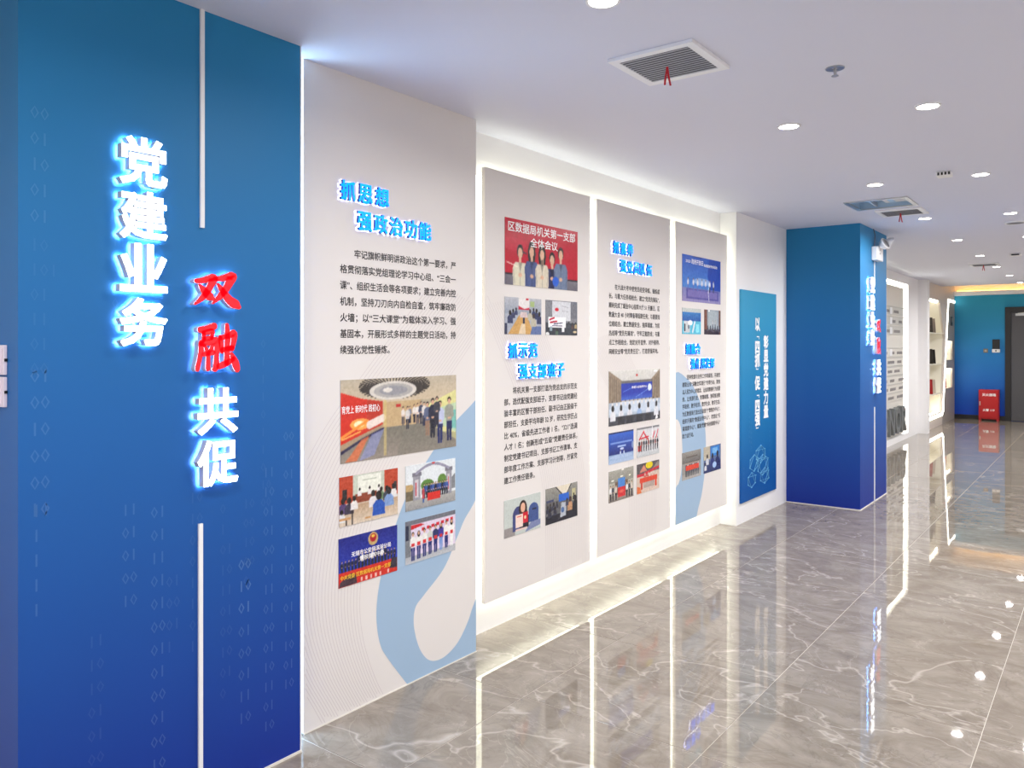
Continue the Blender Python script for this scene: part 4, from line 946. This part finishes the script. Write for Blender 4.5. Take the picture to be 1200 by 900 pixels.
# ------------------------------------------------------------------ honour board in the lit recess
r = empty('honour_board', (-2.66, 11.4, .1), 'cream honour board with rows of plates glowing at its edges beyond the far column', 'display panel')
BX = -2.655
boxo('board', (BX - .02, BX, 8.95, 13.86, .10, 2.40), board_m, r)
boxo('board_mount', (RX, BX - .02, 9.0, 13.80, .13, 2.36), white, r)
boxo('edge_light', (RX + .015, BX - .03, 13.80, 13.81, .13, 2.36), strip_m, r); boxo('edge_light', (RX + .015, BX - .03, 9.0, 13.80, 2.36, 2.37), strip_m, r)
tag(boxo('light_strip', (-2.70, -2.66, 9.0, 14.0, 2.455, 2.468), frame_led), 'white strip along the top of the honour board recess', 'light strip', 'strips around the honour board')
tag(boxo('light_strip', (-2.74, -2.70, 13.955, 14.0, .10, 2.45), frame_led), 'white upright strip at the end of the honour board recess', 'light strip', 'strips around the honour board')
fb = on_left(BX)
rows = [2.08, 1.93, 1.78] + [1.45, 1.31, 1.17, 1.03, .90, .77]
for k, z in enumerate(rows):
    rl = boxo('rail', (BX, BX + .014, 9.3, 13.95 if k not in (9,) else 13.8, z - .008, z + .006), rail_m, r)
    boxo('name_strip', (BX, BX + .008, 9.3, 13.78, z - .125, z - .010), rail_m if k < 3 else board_m, r)
    mb = MB(); rg = random.Random(k)
    y = 9.4 + .1 * (k % 3)
    while y < 13.55:
        n = rg.randint(5, 9)
        for i in range(n):
            mb.box(BX + .008, BX + .010, y, y + .036, z - .098 + .004 * (i % 2), z - .052 - .003 * ((i + 1) % 2)); y += .05
        y += rg.uniform(.12, .35)
    mb.build('plate_lettering', smudge, r)['kind'] = 'stuff'
    if k < 4:
        for yy in (10.9, 12.85): boxo('number_plate', (BX, BX + .016, yy, yy + .14, z - .118, z - .016), trim_w, r)
fh = on_left(BX)
y = 11.62
for i, ch in enumerate('HONOR'):
    vs, fc, ed = fat(ch, .03, 3)
    xs = [p[0] for p in vs]; ys = [p[1] for p in vs]; wd = .37; hh = .40
    q = [(y + (p[0] - min(xs)) * wd / (max(xs) - min(xs)), .155 + (p[1] - min(ys)) * hh / (max(ys) - min(ys))) for p in vs]; n = len(q)
    n0 = len(glyphs(ch, 0.0, 3)[0]); mb = MB(); mb.add([fh(a, b, .086 + (0 if k < n0 else .0001 + .0006 * ((((k - n0) // 4) * .618034) % 1))) for k, (a, b) in enumerate(q)] + [fh(a, b, .017) for a, b in q], [tuple(f) for f in fc] + [(a, b, n + b, n + a) for a, b in ed])
    o = mb.build('raised_character', honor_m)
    tag(o, '%s dark grey block letter at the foot of the honour board' % ('first', 'second', 'third', 'fourth', 'fifth')[i], 'sign letter', 'block letters of the honour board')
    y += .425

# ------------------------------------------------------------------ ceiling fittings
LAMP = {}
def downlight(x, y, lab):
    r = empty('downlight', (x, y, H), lab, 'ceiling light', 'round recessed downlights')
    mb = MB(); mb.ring((x, y), .056, .046, H - .006, H); mb.build('trim_ring', trim_w, r)
    mb = MB(); mb.cyl((x, y, H - .0035), .046, .003, n=24); mb.build('lens', lens_m, r)
    l = LAMP.get('l')
    if l is None:
        l = bpy.data.lights.new('reflector_lamp', 'AREA'); l.shape = 'DISK'; l.size = .085; l.energy = DOWN_P; l.spread = math.radians(165); l.color = (1.0, .985, .965); LAMP['l'] = l
    o = bpy.data.objects.new('reflector_lamp', l); COL.objects.link(o); o.parent = r; o.location = (0, 0, -.006)
ordn = ['nearest', 'second', 'third', 'fourth', 'fifth', 'sixth', 'seventh', 'eighth', 'farthest']
ya = [2.194, 4.02, 5.84, 7.66, 9.46, 11.28, 13.02, 14.78, 16.60]
for k, y in enumerate(ya): downlight(-1.295, y, '%s round downlight of the row running along the left side of the ceiling' % ordn[k])
yb = [4.065, 5.90, 7.79, 9.56]
for k, y in enumerate(yb): downlight(-.675, y, '%s round downlight of the right ceiling row' % ordn[k])
for y, od in ((11.4, 'first'), (13.2, 'second'), (15.0, 'third')): downlight(-.675, y, '%s round downlight of the right ceiling row beyond the frame edge' % od)
for x, sd in ((.5, 'nearer'), (1.5, 'outer')):
    for y, od in zip((-.9, 1.6, 4.05, 6.6, 9.2, 12.0, 14.9), ordn): downlight(x, y, '%s added downlight of the unseen %s row on the right' % (od, sd))  # rows out of view, added to light the room from the right
for x, sd in ((-1.295, 'left'), (-.675, 'right')):
    for y, od in ((-1.4, 'farther'), (.4, 'nearer')): downlight(x, y, '%s added unseen %s hand downlight by the camera position' % (od, sd))  # out of view as well, added for light around the camera

def ribbon(r, x, y, z, pts):
    for k, (dx, dy, dz, L) in enumerate(pts):
        mb = MB(); w_ = .004
        P = [(x + dx * t, y + dy * t + .002 * math.sin(t * 7 + k), z - L * t) for t in (0, .25, .5, .75, 1)]
        vs = [(p[0] - w_, p[1], p[2]) for p in P] + [(p[0] + w_, p[1] + .001, p[2]) for p in P]
        mb.add(vs, [(i, i + 1, 6 + i, 5 + i) for i in range(4)]); mb.build('streamer', red_rib, r)
def vent(x0, x1, y0, y1, lab, ns=13, rb=True):
    r = empty('air_vent', ((x0 + x1) / 2, (y0 + y1) / 2, H), lab, 'air vent', 'square ceiling vents')
    b = .034; t = .014; mb = MB(); fw = on_left(0)
    loops = [[(x0, y0), (x1, y0), (x1, y1), (x0, y1)], [(x0 + b, y0 + b), (x1 - b, y0 + b), (x1 - b, y1 - b), (x0 + b, y1 - b)]]
    flat_poly(mb, lambda u, v, w=0: (u, v, w), loops, H, H - t); mb.build('vent_frame', trim_w, r, .002)
    boxo('duct_shadow', (x0 + b, x1 - b, y0 + b, y1 - b, H - .0105, H - .0005), dark, r)  # plate coloured dark in place of the shade inside the duct
    n = ns; pitch = (y1 - y0 - 2 * b) / n
    for i in range(n):
        y = y0 + b + pitch * (i + .5); mb = MB()
        h = pitch * .31
        mb.add([(x, y + s * h, H - zz) for x in (x0 + b, x1 - b) for (s, zz) in ((-1, .0145), (1, .0128), (1, .0118), (-1, .0135))],
               [(0, 1, 2, 3), (7, 6, 5, 4), (0, 4, 5, 1), (1, 5, 6, 2), (2, 6, 7, 3), (3, 7, 4, 0)]); mb.build('slat', slat_m, r)
    if rb: ribbon(r, (x0 + x1) / 2 - .01, (y0 + y1) / 2, H - .0145, [(-.01, .0, 0, .07), (.012, .004, 0, .075)])
vent(-1.55, -1.20, 2.66, 3.01, 'nearest square slatted ceiling vent with red streamers')
vent(-1.555, -1.21, 6.99, 7.33, 'slatted ceiling vent with a red streamer directly behind the open hatch', 11)
vent(-1.56, -1.22, 12.36, 12.70, 'farthest slatted ceiling vent seen almost edge on', 9)
# open access hatch
r = empty('access_hatch', ((HX0 + HX1) / 2, (HY0 + HY1) / 2, H), 'open square ceiling hatch showing pale blue inside, in front of the second vent', 'ceiling hatch')
ib = mat('hatch_inside_blue', (186, 216, 242), .5)
mb = MB(); dp = .22; e_ = .003; HX0 += e_; HX1 -= e_; HY0 += e_; HY1 -= e_
mb.add([(HX0, HY0, H), (HX1, HY0, H), (HX1, HY1, H), (HX0, HY1, H), (HX0, HY0, H + dp), (HX1, HY0, H + dp), (HX1, HY1, H + dp), (HX0, HY1, H + dp)], [(0, 1, 5, 4), (1, 2, 6, 5), (2, 3, 7, 6), (3, 0, 4, 7), (4, 5, 6, 7)])
mb.build('hatch_lining', ib, r)
mb = MB(); flat_poly(mb, lambda u, v, w=0: (u, v, w), [[(HX0 - .02, HY0 - .02), (HX1 + .02, HY0 - .02), (HX1 + .02, HY1 + .02), (HX0 - .02, HY1 + .02)], [(HX0 + .012, HY0 + .012), (HX1 - .012, HY0 + .012), (HX1 - .012, HY1 - .012), (HX0 + .012, HY1 - .012)]], H, H - .008)
mb.build('hatch_frame', alu, r)
boxo('crossbar', (-1.515, -1.50, HY0 + .01, HY1 - .01, H + .01, H + .04), alu, r)
boxo('duct', (-1.44, -1.24, HY0 + .1, HY1 - .02, H + .03, H + .15), trim_w, r, .005); boxo('duct_band', (-1.40, -1.36, HY0 + .098, HY1 - .018, H + .027, H + .153), ib, r)
# sprinkler, detectors
r = empty('sprinkler', (-.878, 3.291, H), 'small chrome sprinkler head in the ceiling to the right of the nearest vent', 'sprinkler')
mb = MB(); mb.ring((-.878, 3.291), .036, .014, H - .004, H); mb.build('escutcheon', chrome, r)
mb = MB(); mb.cyl((-.878, 3.291, H - .03), .006, .03, n=10); mb.cyl((-.878, 3.291, H - .033), .014, .002, n=14); mb.build('sprinkler_head', chrome, r)
r = empty('smoke_detector', (-.852, 5.704, H), 'white square detector with a dark grille between the two rows of downlights', 'detector')
boxo('detector_body', (-.895, -.81, 5.655, 5.75, H - .028, H), trim_w, r, .006)
for k in range(4): boxo('grille_slot', (-.885 + .02 * k, -.874 + .02 * k, 5.653, 5.6555, H - .024, H - .006), blk, r)
r = empty('smoke_detector', (-.927, 11.284, H), 'far small white detector with a dark face near the right frame edge', 'detector')
boxo('detector_body', (-.98, -.87, 11.23, 11.34, H - .03, H), trim_w, r, .006); boxo('grille_slot', (-.965, -.885, 11.227, 11.23, H - .026, H - .010), blk, r)
r = empty('ceiling_speaker', (-.69, 8.40, H), 'low round grey rimmed ceiling speaker near the right frame edge', 'speaker')
mb = MB(); mb.ring((-.69, 8.40), .085, .07, H - .012, H); mb.build('speaker_rim', trim_w, r)
mb = MB(); mb.cyl((-.69, 8.40, H - .010), .07, .008, n=28); mb.build('speaker_grille', mat('speaker_mesh', (120, 120, 128), .5), r)

if _to.name in COL.objects: COL.objects.unlink(_to)
bpy.data.objects.remove(_to)
